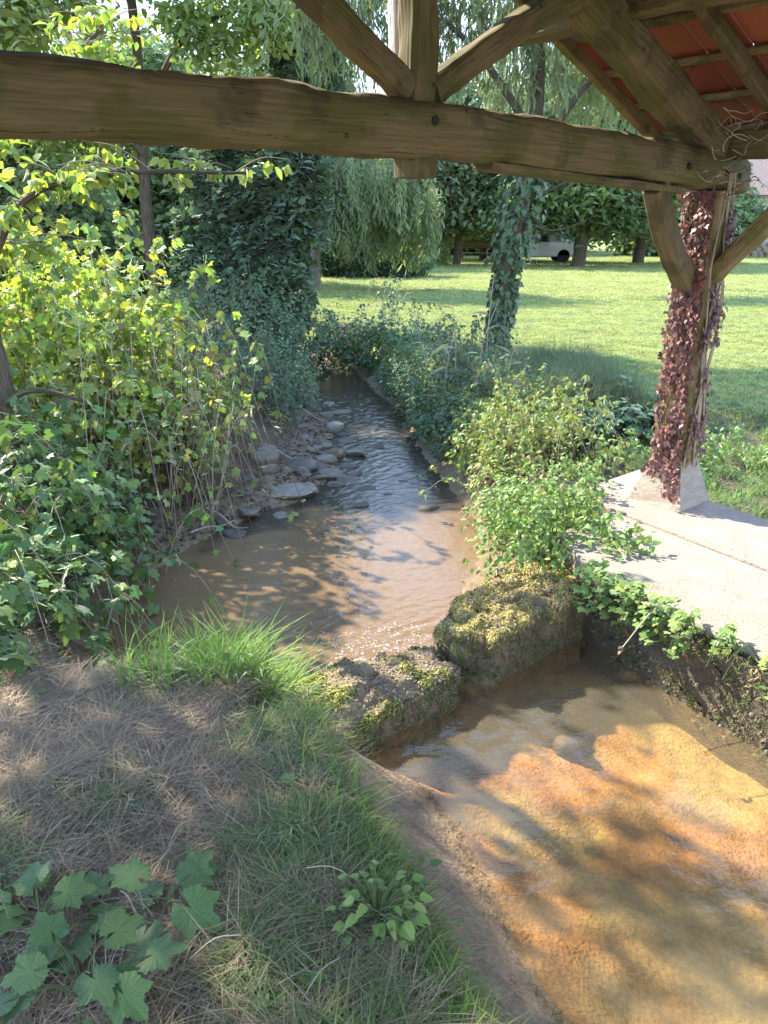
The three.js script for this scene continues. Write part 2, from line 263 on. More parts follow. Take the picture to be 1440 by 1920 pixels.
const LEAF = {
  oval: leafGeo([[0, 0.02], [0.22, 0.21], [0.5, 0.29], [0.78, 0.18], [1, 0.0]]),
  nettle: leafGeo([[0, 0.02], [0.08, 0.2], [0.2, 0.31], [0.3, 0.27], [0.42, 0.3], [0.55, 0.22], [0.68, 0.22], [0.84, 0.1], [1, 0]], 0.3, 0.35),
  ivy: palmGeo([[0, 1, 0.42], [66, 0.66, 0.36], [128, 0.52, 0.4]], 26, 0.03, 0.14, 0.25, 0.4),
  vine: palmGeo([[0, 1, 0.46], [58, 0.84, 0.40], [112, 0.66, 0.40], [152, 0.5, 0.4]], 44, 0.08, 0.2, 0.4, 0.48),
  slim: leafGeo([[0, 0.01], [0.3, 0.1], [0.65, 0.09], [1, 0]], 0.3, 0.3),
  tiny: leafGeo([[0, 0.03], [0.45, 0.3], [1, 0]], 0.25, 0.2),
};
const UPV = V3(0, 1, 0), _x = new THREE.Vector3(), _y = new THREE.Vector3(), _z = new THREE.Vector3();
function leafMatrix(p, normal, dir, s, sy = 1) { _y.copy(normal).normalize(); _z.copy(dir).addScaledVector(_y, -dir.dot(_y)).normalize(); _x.crossVectors(_y, _z); return new THREE.Matrix4().makeBasis(_x.clone().multiplyScalar(s), _y.clone().multiplyScalar(s * sy), _z.clone().multiplyScalar(s)).setPosition(p); }
function clusterGeo(leaf, n, r, size, seed, hang = 0) { // a small spray of leaves, about r across
  const q = rng(seed), list = [];
  for (let i = 0; i < n; i++) {
    const a = q() * 6.283, b = Math.acos(2 * q() - 1), d = r * Math.cbrt(q());
    const p = V3(d * Math.sin(b) * Math.cos(a), d * Math.cos(b) * 0.8, d * Math.sin(b) * Math.sin(a));
    if (hang) { p.x *= 0.22; p.z *= 0.22; p.y = -q() * hang; }
    const nrm = V3(q() - 0.5, hang ? (q() - 0.5) * 0.8 : 0.35 + q() * 0.6, q() - 0.5), dir = V3(q() - 0.5, hang ? -1.2 : -0.25 + (q() - 0.6) * 0.5, q() - 0.5);
    list.push(leaf.clone().applyMatrix4(leafMatrix(p, nrm, dir, size * (0.7 + 0.6 * q()))));
  }
  return mergeGeometries(list);
}
// sample points in a set of ellipsoids, clumped by noise
function spread(n, vols, seed, { shell = 0.45, gap = -0.25, freq = 2.2, floor = true, lump = 0.28 } = {}) {
  const q = rng(seed), out = []; const wts = vols.map((v) => Math.cbrt(v[3] * v[4] * v[5]) ** 2), tot = wts.reduce((a, b) => a + b, 0); let guard = 0;
  while (out.length < n && guard++ < n * 12) {
    let pick = q() * tot, i = 0; while (pick > wts[i] && i < vols.length - 1) pick -= wts[i++];
    const [cx, cy, cz, rx, ry, rz] = vols[i], a = q() * 6.283, b = 2 * q() - 1, s = Math.sqrt(1 - b * b), d = lerp(Math.cbrt(q()), 1 - 0.3 * q() * q(), shell) * (1 + lump * n3(Math.cos(a) * 1.9 + cx, b * 1.9 + cy, Math.sin(a) * 1.9 + cz) + lump * 0.5 * n3(Math.cos(a) * 5 + cx, b * 5 + cy, Math.sin(a) * 5 + cz));
    const o = V3(s * Math.cos(a), b, s * Math.sin(a)), p = V3(cx + o.x * rx * d, cy + o.y * ry * d, cz + o.z * rz * d);
    if (n3(p.x * freq + seed, p.y * freq, p.z * freq) < gap + 0.15 * (q() - 0.5)) continue;
    if (floor && p.y < groundH(p.x, p.z) + 0.02) continue;
    out.push({ p, o: V3(o.x / rx, o.y / ry, o.z / rz).normalize(), d });
  }
  return out;
}
function copies(parent, name, geo, mat, mats, cols) {
  const m = sh(new THREE.InstancedMesh(geo, mat, mats.length)); m.name = name; m.userData.kind = 'stuff';
  mats.forEach((x, i) => { m.setMatrixAt(i, x); if (cols) m.setColorAt(i, cols[i]); }); m.instanceMatrix.needsUpdate = true; if (parent) parent.add(m); return m;
}
const tints = (n, q, spreadv = 0.35, warm = 0.2) => Array.from({ length: n }, () => { const v = 1 + (q() - 0.5) * 2 * spreadv, w = (q() - 0.5) * 2 * warm; return rgb(v * (1 + w), v, v * (1 - w * 0.8)); });
// leaves of one plant: the most exposed ones as single parts, the rest as one mass
function dress(g, pts, { leaf, mats, size, seed, nParts = 0, up = 0.6, out = 0.6, rnd = 0.6, droop = 0.4, partName = 'leaf' }) {
  const q = rng(seed), base = g.position, cam = V3(0, 1.6, 0);
  const list = pts.map(({ p, o, d }) => {
    const nrm = V3((q() - 0.5) * 2 * rnd + o.x * out, up + o.y * out + (q() - 0.5) * 2 * rnd, (q() - 0.5) * 2 * rnd + o.z * out), dir = V3(o.x + (q() - 0.5) * 1.6, o.y * 0.4 - droop + (q() - 0.5) * 0.6, o.z + (q() - 0.5) * 1.6);
    const s = lerp(size[0], size[1], q()), toCam = cam.clone().sub(p), dist = toCam.length();
    return { m: leafMatrix(p.clone().sub(base), nrm, dir, s), score: s / dist * (0.4 + Math.max(0, o.dot(toCam) / dist)) * d, k: Math.floor(q() * mats.length) };
  });
  list.sort((a, b) => b.score - a.score);
  for (const l of list.slice(0, nParts)) { const m = part(g, partName, leaf, mats[l.k]); m.matrixAutoUpdate = true; l.m.decompose(m.position, m.quaternion, m.scale); }
  const rest = list.slice(nParts); if (rest.length) copies(g, 'foliage', leaf, mats[0], rest.map((l) => l.m), tints(rest.length, q, 0.45, 0.3));
}

// ---------------------------------------------------------------- wash-house: posts, truss and tiled roof
const C = V3(1.80, 0, -4.62), U = V3(0.757, 0, -0.653).normalize(), Vd = V3(0.653, 0, 0.757).normalize();
const tp = (s, y, v = 0) => V3(C.x - U.x * s + Vd.x * v, y, C.z - U.z * s + Vd.z * v);   // s metres left of the post along the tie beam, v towards the viewer
const SPAN = 4.44, MID = SPAN / 2, SLOPE = 0.405;
const shelter = thing('wash_house', 'open timber wash-house with mossy truss and red clay tile roof overhead', 'shelter', [C.x, 0, C.z]);
const sp = (name, geo, mat = M.wood, parent = shelter) => part(parent, name, rel(geo, C), mat);
const beam = sp('tie_beam', timber(tp(-0.24, 1.885), tp(SPAN + 0.24, 1.885), 0.19, 0.19, { bow: 0.06, seg: 90, rough: 0.012, round: 0.28, seed: 3 }));
sp('tie_beam_shim', timber(tp(1.85, 1.845), tp(0.35, 1.795), 0.11, 0.03, { seed: 9, rough: 0.006, seg: 30 }), M.wood);
sp('king_post', timber(tp(MID, 1.985), tp(MID, 2.98), 0.105, 0.11, { seed: 4, rough: 0.009, up: U }));
sp('king_post_tenon', timber(tp(MID, 1.785), tp(MID, 1.862), 0.12, 0.14, { seed: 5, seg: 6, rough: 0.012, up: U }));
sp('strut', timber(tp(MID - 0.06, 2.075), tp(1.36, 2.50), 0.10, 0.10, { bow: 0.02, seed: 6, rough: 0.008 }));
sp('strut', timber(tp(MID + 0.06, 2.075), tp(SPAN - 1.36, 2.50), 0.10, 0.10, { bow: 0.02, seed: 7, rough: 0.008 }));
sp('principal_rafter', timber(tp(0.02, 2.02), tp(MID - 0.05, 2.02 + (MID - 0.07) * SLOPE), 0.17, 0.16, { seed: 8, rough: 0.012, seg: 50 }));
sp('principal_rafter', timber(tp(SPAN - 0.02, 2.02), tp(MID + 0.05, 2.02 + (MID - 0.07) * SLOPE), 0.17, 0.16, { seed: 10, rough: 0.012, seg: 50 }));
const peg_hole = new THREE.CylinderGeometry(0.017, 0.019, 0.012, 10).rotateX(Math.PI / 2).rotateY(Math.atan2(Vd.x, Vd.z));
for (const [s, y] of [[MID, 1.972], [0.42, 1.905], [0.02, 1.895], [-0.12, 1.88]]) { const m = part(beam, 'peg_hole', peg_hole, M.holeShade); m.position.copy(tp(s, y, 0.098).sub(C)); }  // near-black plugs stand in for the shade inside open peg holes
// posts with knee braces
const post = sp('post', timber(V3(C.x, 0.24, C.z), tp(0, 1.80), 0.195, 0.195, { seed: 11, rough: 0.014, seg: 40, up: U }), M.woodGrey);
sp('post', timber(tp(SPAN, 0.24), tp(SPAN, 1.80), 0.17, 0.17, { seed: 12, rough: 0.014, seg: 40, up: U }), M.woodGrey);
sp('knee_brace', timber(tp(0.07, 1.30), tp(0.56, 1.815), 0.10, 0.12, { bow: -0.05, seed: 13, rough: 0.008 }), M.wood);
sp('knee_brace', timber(tp(SPAN - 0.07, 1.30), tp(SPAN - 0.56, 1.815), 0.10, 0.12, { bow: -0.05, seed: 14, rough: 0.008 }), M.wood);
sp('knee_brace', timber(tp(0, 1.34, 0.07), tp(-0.02, 1.99, 0.70), 0.09, 0.10, { bow: 0.02, seed: 15, rough: 0.01 }), M.woodGrey);
function plinth(s) { const g = new THREE.CylinderGeometry(0.135, 0.25, 0.29, 4, 6).toNonIndexed(); const p = g.attributes.position; for (let i = 0; i < p.count; i++) p.setXYZ(i, p.getX(i) * (1 + 0.03 * n3(p.getX(i) * 9, p.getY(i) * 9, p.getZ(i) * 9)), p.getY(i), p.getZ(i) * (1 + 0.03 * n3(p.getZ(i) * 9, p.getY(i) * 9, 4))); g.rotateY(Math.PI / 4 + Math.atan2(Vd.x, Vd.z)); g.computeVertexNormals(); const b = tp(s, 0.145); g.translate(b.x, b.y, b.z); return g; }
sp('plinth', plinth(0), M.plinth); sp('plinth', plinth(SPAN), M.plinth);
// wall plates
for (const s of [0.0, SPAN]) { sp('wall_plate', timber(tp(s - (s ? -0.1 : 0.1), 2.04, -0.55), tp(s - (s ? -0.1 : 0.1), 2.04, 4.2), 0.14, 0.15, { seed: 16 + s, rough: 0.01, seg: 50 }), M.wood); }
sp('fascia_board', timber(tp(-0.215, 2.08, 0.06), tp(-0.215, 2.08, 4.0), 0.025, 0.15, { seed: 18, rough: 0.003, seg: 30, round: 0.1 }), M.woodGrey);
// purlins and ridge
const roofY = (s) => 2.22 + (MID - Math.abs(s - MID)) * SLOPE;        // underside of the rafters
for (const s of [0.98, SPAN - 0.98]) sp('purlin', timber(tp(s, roofY(s) - 0.085, -0.62), tp(s, roofY(s) - 0.085, 4.2), 0.12, 0.13, { seed: 19 + s, rough: 0.01, seg: 50 }), M.wood);
sp('ridge_beam', timber(tp(MID, roofY(MID) - 0.07, -0.62), tp(MID, roofY(MID) - 0.07, 4.2), 0.12, 0.14, { seed: 22, rough: 0.008, seg: 40 }), M.wood);
// gable king post of the outer verge, weathered, sunlight put into its pale colour
sp('verge_post', timber(tp(1.87, 2.28, -0.5), tp(1.87, 3.0, -0.5), 0.06, 0.07, { seed: 23, rough: 0.004, up: U }), M.woodPaleLit);
// common rafters, battens, tiles
const EAVE = -0.42;
for (const side of [0, 1]) {
  const S = (s) => side ? SPAN - s : s, ry = (s) => 2.22 + s * SLOPE;
  for (const [k, v] of [[0, -0.56], [1, 0.22], [2, 0.86], [3, 1.5], [4, 2.15], [5, 2.8], [6, 3.45], [7, 4.1]]) sp(k ? 'rafter' : 'verge_rafter', timber(tp(S(EAVE), ry(EAVE) + 0.035, v), tp(S(MID - 0.02), ry(MID - 0.02) + 0.035, v), k ? 0.065 : 0.05, 0.075, { seed: 30 + k + side * 9, rough: 0.005, seg: 30 }), k ? M.wood : M.woodGrey);
  const len = Math.hypot(MID - EAVE, (MID - EAVE) * SLOPE), nb = 9;
  for (let b = 0; b < nb; b++) { const s = lerp(EAVE + 0.03, MID - 0.06, b / (nb - 1)); sp('batten', timber(tp(S(s), ry(s) + 0.092, -0.66), tp(S(s), ry(s) + 0.092, 4.25), 0.045, 0.032, { seed: 50 + b + side * 20, rough: 0.003, seg: 24, up: V3(0, 1, 0) }), M.woodGrey); }
  const tileGeo = []; // interlocking clay tile seen mostly from below: flat body, two raised ribs, a hooked nib
  const tq = rng(90 + side), bw = 0.235, bl = 0.36;
  const body = new THREE.BoxGeometry(bw - 0.006, 0.016, bl, 4, 1, 4); { const p = body.attributes.position; for (let i = 0; i < p.count; i++) p.setY(i, p.getY(i) + 0.006 * Math.cos(p.getX(i) / bw * Math.PI * 4)); body.computeVertexNormals(); }
  const nib = new THREE.BoxGeometry(0.04, 0.018, 0.02).translate(0, -0.016, bl * 0.36);
  const tg = mergeGeometries([body, nib]);
  const slopeDir = tp(S(1), ry(1)).sub(tp(S(0), ry(0))).normalize(), across = Vd.clone(), nrm = new THREE.Vector3().crossVectors(slopeDir, across).normalize(); if (nrm.y < 0) nrm.negate();
  for (let r = 0; r < 8; r++) for (let c = 0; c < 21; c++) {
    const s = EAVE - 0.02 + (r + 0.5) * 0.334, v = -0.58 + c * bw; if (side && c > 20) continue;
    const m = part(shelter, 'roof_tile', tg, M.tile[Math.floor(tq() * 4)]);
    const jig = (tq() - 0.5) * 0.02; const zax = slopeDir.clone().addScaledVector(nrm, -0.035).normalize(), xax = across.clone().addScaledVector(nrm, jig).normalize(), yax = new THREE.Vector3().crossVectors(zax, xax).normalize(); const x2 = new THREE.Vector3().crossVectors(yax, zax);
    const mt = new THREE.Matrix4().makeBasis(x2, yax, zax).setPosition(tp(S(s), ry(s) + 0.128, v).sub(C)); mt.decompose(m.position, m.quaternion, m.scale);
  }
}

// ---------------------------------------------------------------- concrete deck, sill wall, basin wall
function roughBlock(poly, y0, y1, { st = 0.05, rough = 0.015, topNoise = 0.012, dome = 0 } = {}) { // a thick slab on a polygon outline with worn, uneven faces
  const pts = []; const n = poly.length;
  for (let i = 0; i < n; i++) { const a = poly[i], b = poly[(i + 1) % n], L = Math.hypot(b[0] - a[0], b[1] - a[1]), k = Math.max(1, Math.round(L / st)); for (let j = 0; j < k; j++) pts.push([lerp(a[0], b[0], j / k), lerp(a[1], b[1], j / k)]); }
  const cx = pts.reduce((s, p) => s + p[0], 0) / pts.length, cz = pts.reduce((s, p) => s + p[1], 0) / pts.length, N = pts.length, pos = [], uv = [], idx = []; let per = 0; const rows = [];
  const V = Math.max(2, Math.round((y1 - y0) / st));
  const profile = []; for (let j = 0; j <= V; j++) profile.push([1, lerp(y0, y1 - 0.012, j / V)]); profile.push([0.985, y1 - 0.004], [0.95, y1]); for (let j = 1; j <= 14; j++) profile.push([0.95 * (1 - j / 14), y1]);
  profile.forEach(([f, y], j) => { per = 0; for (let i = 0; i <= N; i++) { const p = pts[i % N], o = pts[(i + 1) % N]; let x = cx + (p[0] - cx) * f, z = cz + (p[1] - cz) * f; const q = n3(x * 6, y * 6, z * 6) + 0.6 * n3(x * 16, y * 16, z * 16); const top = j > V; x += (p[0] - cx) * (top && f < 0.9 ? 0 : rough * q / 0.4); z += (p[1] - cz) * (top && f < 0.9 ? 0 : rough * q / 0.4); const yy = y + (top ? topNoise * q + dome * (1 - f * f) : 0); pos.push(x, yy, z); if (top && f < 0.98) uv.push(x, z); else uv.push(per, y); per += Math.hypot(p[0] - o[0], p[1] - o[1]); } });
  let area = 0; for (let i = 0; i < n; i++) { const a = poly[i], b = poly[(i + 1) % n]; area += a[0] * b[1] - b[0] * a[1]; }
  for (let j = 0; j < profile.length - 1; j++) for (let i = 0; i < N; i++) { const a = j * (N + 1) + i, b = a + N + 1; if (area > 0) idx.push(a, b, a + 1, a + 1, b, b + 1); else idx.push(a, a + 1, b, a + 1, b + 1, b); }
  const g = new THREE.BufferGeometry(); g.setAttribute('position', new THREE.Float32BufferAttribute(pos, 3)); g.setAttribute('uv', new THREE.Float32BufferAttribute(uv, 2)); g.setIndex(idx); g.computeVertexNormals(); return g;
}
function slab(poly, y0, y1, bev = 0.012, uvs = 1) {
  const s = new THREE.Shape(poly.map(([x, z]) => new THREE.Vector2(x, -z))), g = new THREE.ExtrudeGeometry(s, { depth: y1 - y0 - bev, bevelEnabled: true, bevelThickness: bev, bevelSize: bev, bevelOffset: -bev, bevelSegments: 2, steps: 1 }); g.rotateX(-Math.PI / 2); g.translate(0, y0, 0); return g;
}
const nv = (b, a) => [NV[0] * b + 0.51 * a, NV[1] * b + 0.86 * a];  // b across the deck, a along it
{
  const d = new THREE.Group(); d.name = 'deck_pavement'; tag(d, 'pale concrete wash deck along the basin under the roof', 'pavement', null, 'structure'); scene.add(d);
  part(d, 'slab', slab([nv(3.46, -3.10), nv(3.46, 3), nv(2.70, 3), nv(2.70, -2.52), nv(2.92, -3.0)], -0.7, -0.004), M.conc);
  part(d, 'outer_slab', slab([nv(3.464, -3.43), nv(3.74, -3.52), nv(4.30, -3.62), nv(4.11, -3.05), nv(4.09, 3), nv(3.464, 3)], -0.7, 0.006), M.concPink);
}
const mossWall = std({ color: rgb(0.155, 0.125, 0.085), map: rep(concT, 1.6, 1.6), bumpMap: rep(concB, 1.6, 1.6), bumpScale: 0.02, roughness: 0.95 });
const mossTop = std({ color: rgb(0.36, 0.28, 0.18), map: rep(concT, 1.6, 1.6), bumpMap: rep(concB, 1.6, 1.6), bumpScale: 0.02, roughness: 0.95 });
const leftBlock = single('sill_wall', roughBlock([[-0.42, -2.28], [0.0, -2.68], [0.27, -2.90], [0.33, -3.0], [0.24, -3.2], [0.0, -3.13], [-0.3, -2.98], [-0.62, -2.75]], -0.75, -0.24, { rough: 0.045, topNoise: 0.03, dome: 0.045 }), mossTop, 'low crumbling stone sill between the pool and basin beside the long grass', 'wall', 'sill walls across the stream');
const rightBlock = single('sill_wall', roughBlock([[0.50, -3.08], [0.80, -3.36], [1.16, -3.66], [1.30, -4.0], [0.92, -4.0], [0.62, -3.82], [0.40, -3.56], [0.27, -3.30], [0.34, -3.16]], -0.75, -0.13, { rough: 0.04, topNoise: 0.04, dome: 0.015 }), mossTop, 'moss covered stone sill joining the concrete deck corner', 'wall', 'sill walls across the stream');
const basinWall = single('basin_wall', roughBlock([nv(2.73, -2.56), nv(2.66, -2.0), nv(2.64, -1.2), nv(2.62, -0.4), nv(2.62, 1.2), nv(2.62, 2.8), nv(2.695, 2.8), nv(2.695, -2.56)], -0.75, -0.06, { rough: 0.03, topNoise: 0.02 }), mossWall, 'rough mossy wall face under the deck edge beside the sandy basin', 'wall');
// moss and soil crumbs growing on a wall, sampled over its faces
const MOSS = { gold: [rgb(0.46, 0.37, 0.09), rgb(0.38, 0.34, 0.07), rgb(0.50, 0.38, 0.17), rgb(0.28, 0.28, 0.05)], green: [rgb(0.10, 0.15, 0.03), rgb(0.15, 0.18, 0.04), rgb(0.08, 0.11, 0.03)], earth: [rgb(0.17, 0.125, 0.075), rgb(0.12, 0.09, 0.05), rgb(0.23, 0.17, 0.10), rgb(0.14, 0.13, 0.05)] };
const mossGeo = clusterGeo(LEAF.slim, 10, 0.6, 0.85, 71), mossMat = std({ color: rgb(1, 1, 1) }), crumbGeo = new THREE.IcosahedronGeometry(0.5, 0);
function grown(name, label, category, mesh, n, seed, cols, sc, accept, geo = mossGeo) {
  const q = rng(seed), sm = new MeshSurfaceSampler(mesh).setRandomGenerator(q).build(), p = V3(), nr = V3(), ms = [], cs = []; let guard = 0;
  while (ms.length < n && guard++ < n * 30) { sm.sample(p, nr); if (!accept(p, nr, q)) continue; ms.push(leafMatrix(p.clone().addScaledVector(nr, sc * 0.2), nr.clone().add(V3((q() - 0.5) * 0.9, 0.2, (q() - 0.5) * 0.9)), V3(q() - 0.5, 0.1, q() - 0.5), sc * (0.5 + 1.1 * q()))); cs.push(cols[Math.floor(q() * cols.length)].clone().multiplyScalar(0.7 + 0.6 * q())); }
  const m = copies(scene, numbered(name), geo, mossMat, ms, cs); tag(m, label, category, null, 'stuff');
}
const nz = (p, f, o = 0) => n3(p.x * f + o, p.y * f, p.z * f);
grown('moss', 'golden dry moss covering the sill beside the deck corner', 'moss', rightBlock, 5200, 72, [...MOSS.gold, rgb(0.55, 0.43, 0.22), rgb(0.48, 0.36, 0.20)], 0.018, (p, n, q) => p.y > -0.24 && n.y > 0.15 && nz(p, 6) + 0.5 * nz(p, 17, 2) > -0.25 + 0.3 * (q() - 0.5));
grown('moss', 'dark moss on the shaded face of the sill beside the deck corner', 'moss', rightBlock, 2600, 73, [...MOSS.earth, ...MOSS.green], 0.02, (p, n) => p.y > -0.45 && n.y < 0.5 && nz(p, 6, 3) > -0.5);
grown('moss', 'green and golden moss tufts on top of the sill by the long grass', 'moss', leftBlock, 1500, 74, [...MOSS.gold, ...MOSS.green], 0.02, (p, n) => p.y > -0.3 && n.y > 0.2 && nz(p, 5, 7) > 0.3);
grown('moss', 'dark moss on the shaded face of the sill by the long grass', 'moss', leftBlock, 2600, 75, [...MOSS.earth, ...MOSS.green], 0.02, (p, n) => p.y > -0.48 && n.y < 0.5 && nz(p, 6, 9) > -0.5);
grown('soil_crumbs', 'brown soil crumbs scattered over the sill by the long grass', 'soil', leftBlock, 1600, 76, [rgb(0.34, 0.26, 0.17), rgb(0.25, 0.18, 0.115), rgb(0.42, 0.33, 0.22)], 0.0085, (p, n) => n.y > 0.3 && p.y > -0.35, crumbGeo);
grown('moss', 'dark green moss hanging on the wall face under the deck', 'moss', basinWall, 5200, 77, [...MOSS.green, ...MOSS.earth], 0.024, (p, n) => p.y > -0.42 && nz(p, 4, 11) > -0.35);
grown('soil_crumbs', 'grey crumbled mortar on the wall face under the deck', 'soil', basinWall, 1500, 78, [rgb(0.15, 0.12, 0.09), rgb(0.10, 0.08, 0.06), rgb(0.20, 0.16, 0.12)], 0.015, (p, n) => p.y > -0.45 && p.y < -0.15, crumbGeo);

// ---------------------------------------------------------------- stones
function stoneGeo(seed, flat) {
  let g = mergeVertices(new THREE.IcosahedronGeometry(1, 3).deleteAttribute('uv').deleteAttribute('normal')); const p = g.attributes.position, uv = [];
  const q = rng(seed), planes = Array.from({ length: 9 }, () => V3(q() - 0.5, q() - 0.5, q() - 0.5).normalize().multiplyScalar(0.62 + 0.3 * q()));
  for (let i = 0; i < p.count; i++) { const v = V3(p.getX(i), p.getY(i), p.getZ(i)); for (const pl of planes) { const L = pl.length(), d = v.dot(pl) / L; if (d > L) v.addScaledVector(pl, (L - d) / L * 0.92); } v.multiplyScalar(1 + 0.05 * n3(v.x * 3 + seed, v.y * 3, v.z * 3)); v.y *= flat; p.setXYZ(i, v.x, v.y, v.z); uv.push(v.x * 0.1, v.z * 0.1 + v.y * 0.1); }
  g.setAttribute('uv', new THREE.Float32BufferAttribute(uv, 2)); g.computeVertexNormals(); return g;
}
const STONES = [stoneGeo(1, 0.55), stoneGeo(2, 0.45), stoneGeo(3, 0.7), stoneGeo(4, 0.4), stoneGeo(5, 0.6)];
const mossStone = std({ color: rgb(0.24, 0.22, 0.04), map: rep(grainT, 2, 2), bumpMap: rep(concB, 2, 2), bumpScale: 0.02 });
const SEEN = {};
function stoneLabel(x, z, s) { // size, where along the bar, where across it
  const size = s < 0.034 ? 'tiny' : s < 0.045 ? 'small' : s < 0.06 ? 'mid-sized' : s < 0.075 ? 'fist-sized' : 'large', t = (z + 5.1) / -5.2, along = ['at the pool end of the gravel bar', 'just above the pool end of the gravel bar', 'near the broad flat slab stone', 'below the grey wedge stone', 'level with the mid riffle stone', 'past the grey wedge stone', 'by the rounded grey bank stone', 'at the upstream end of the gravel bar'][Math.min(7, Math.floor(t * 8))], d = SL(z) - x, across = d > 0.33 ? 'under the cane tangle' : d > 0.12 ? 'in mid bar' : d > -0.05 ? 'at the waterline' : 'in the shallows';
  const l = `${size} brown stone ${across} ${along}`; SEEN[l] = (SEEN[l] || 0) + 1; return SEEN[l] > 1 ? `${['second', 'third', 'fourth', 'fifth', 'sixth', 'seventh', 'eighth'][Math.min(6, SEEN[l] - 2)]} ${l}` : l;
}
function stone(x, y, z, sx, sy, sz, k, mat, ry, label, rx = 0, group) { const m = single('stone', STONES[k], mat, label, 'stone', group); m.position.set(x, y, z); m.scale.set(sx, sy, sz); m.rotation.set(rx, ry, 0); return m; }
stone(-1.08, -0.36, -6.75, 0.17, 0.26, 0.12, 2, M.stone[1], 0.4, 'large grey wedge stone leaning on the left stream bank', 0.5);
stone(-1.30, -0.37, -6.72, 0.10, 0.19, 0.10, 0, mossStone, 1.1, 'yellow-green mossy stone beside the grey wedge stone', 0.2);
stone(-0.78, -0.45, -6.15, 0.24, 0.10, 0.17, 3, M.stone[1], 0.5, 'broad flat slab stone on the gravel bar');
stone(-0.27, -0.475, -7.42, 0.13, 0.10, 0.07, 1, M.stone[1], -0.4, 'flat brown stone standing in mid riffle');
stone(0.36, -0.505, -5.86, 0.10, 0.07, 0.06, 0, M.stone[3], 0.3, 'tan stone at the right edge of the stream');
stone(-0.19, -0.505, -5.92, 0.09, 0.055, 0.05, 2, M.stone[2], 0.2, 'small dark stone breaking the water above the pool');
stone(-0.55, -0.45, -8.35, 0.14, 0.13, 0.11, 2, M.stone[1], 0.9, 'rounded grey stone on the left bank below the riffle');
stone(0.33, -0.47, -8.1, 0.16, 0.08, 0.06, 1, M.stone[2], 0.7, 'dark slab stone against the right bank of the riffle');
stone(0.80, groundH(0.8, -2.78) + 0.02, -2.78, 0.075, 0.12, 0.055, 0, M.stone[2], -0.5, 'lone brown stone in the sandy basin');
{
  const q = rng(201); let n = 0, guard = 0;
  while (n < 120 && guard++ < 4000) {
    const z = lerp(-5.15, -10.2, Math.pow(q(), 0.8)), L = SL(z), x = L - 0.58 + q() * 0.85; if (n3(x * 2, z * 2, 3) < -0.4) continue;
    const s = 0.03 + 0.085 * q() ** 2.0, h = Math.max(groundH(x, z), STREAM_Y - 0.02);
    stone(x, h + s * 0.12, z, s * (0.9 + 0.7 * q()), s * (0.7 + 0.5 * q()), s * (0.8 + 0.4 * q()), Math.floor(q() * 5), M.stone[Math.floor(q() * 3.3)], q() * 6.3, stoneLabel(x, z, s), (q() - 0.5) * 0.5, 'loose stones on the gravel bar'); n++;
  }
  const ORD = ['nearest', 'second', 'third', 'fourth', 'fifth', 'sixth', 'seventh', 'eighth', 'ninth', 'tenth', 'eleventh', 'twelfth', 'thirteenth', 'fourteenth', 'fifteenth', 'sixteenth', 'seventeenth', 'eighteenth', 'nineteenth', 'twentieth', 'twenty-first', 'twenty-second', 'twenty-third', 'farthest'];
  for (let k = 0; k < 24; k++) { const z = lerp(-6.1, -10.3, (k + 0.8 * q()) / 24), x = lerp(SL(z), SR(z), 0.1 + 0.85 * q()), s = 0.035 + 0.06 * q() * q(); stone(x, STREAM_Y - 0.008, z, s * 1.3, s * 0.6, s, Math.floor(q() * 5), M.stone[2], q() * 6.3, `wet dark stone in the ${['lower', 'middle', 'upper'][Math.min(2, Math.floor((z + 6.1) / -1.4))]} riffle, ${ORD[k]} from the pool`, 0, 'stones sunk in the riffle'); }
  const ms = [], cs = []; for (let i = 0; i < 2600; i++) { const z = lerp(-4.9, -10.6, q()), x = SL(z) - 0.6 + q() * 0.85, s = 0.007 + 0.018 * q() * q(); ms.push(new THREE.Matrix4().compose(V3(x, groundH(x, z) + s * 0.2, z), new THREE.Quaternion().setFromEuler(new THREE.Euler(q(), q() * 6, q())), V3(s * 1.3, s, s))); const v = 0.6 + 0.9 * q(); cs.push(rgb(v, v * 0.95, v * 0.88)); }
  const m = copies(scene, 'gravel', STONES[0], M.stone[0], ms, cs); tag(m, 'small wet pebbles spread along the left side of the stream', 'gravel', null, 'stuff');
}
// foam on the pool below the sill gap
{
  const q = rng(301), ms = [], bub = new THREE.SphereGeometry(1, 8, 5).scale(1, 0.45, 1);
  const put = (x, z, s) => ms.push(new THREE.Matrix4().compose(V3(x, streamWave(x, z) + s * 0.1, z), new THREE.Quaternion(), V3(s * (0.8 + 0.7 * q()), s, s * (0.8 + 0.7 * q()))));
  for (let k = 0; k < 34; k++) { let x = 0.06 - 0.34 * q() + 0.12 * (q() - 0.5), z = -3.40 - 0.36 * q(), a = q() * 6.3; for (let i = 0; i < 46; i++) { a += (q() - 0.5) * 0.35 + 0.03; x += Math.cos(a) * 0.008; z += Math.sin(a) * 0.006; if (q() < 0.7 && z < -3.3 && (x < -0.3 || z < wallZ(x) - 0.5)) put(x + (q() - 0.5) * 0.012, z + (q() - 0.5) * 0.012, 0.0012 + 0.0026 * q() * q()); } }
  for (let i = 0; i < 130; i++) { const x = 0.2 - 0.6 * q() * q(), z = -3.4 - 0.55 * q(); put(x, z, 0.002 + 0.004 * q() * q()); }
  for (let i = 0; i < 240; i++) { const t = q(); const x = lerp(0.3, -0.25, t) + 0.03 * (q() - 0.5), z = wallZ(x) - 0.46 - 0.08 * q(); put(x, z, 0.0015 + 0.003 * q()); }
  const m = copies(scene, 'foam', bub, std({ color: rgb(0.78, 0.76, 0.70), roughness: 0.4 }), ms); tag(m, 'white foam bubbles swirling on the pool by the sill gap', 'foam', null, 'stuff');
}

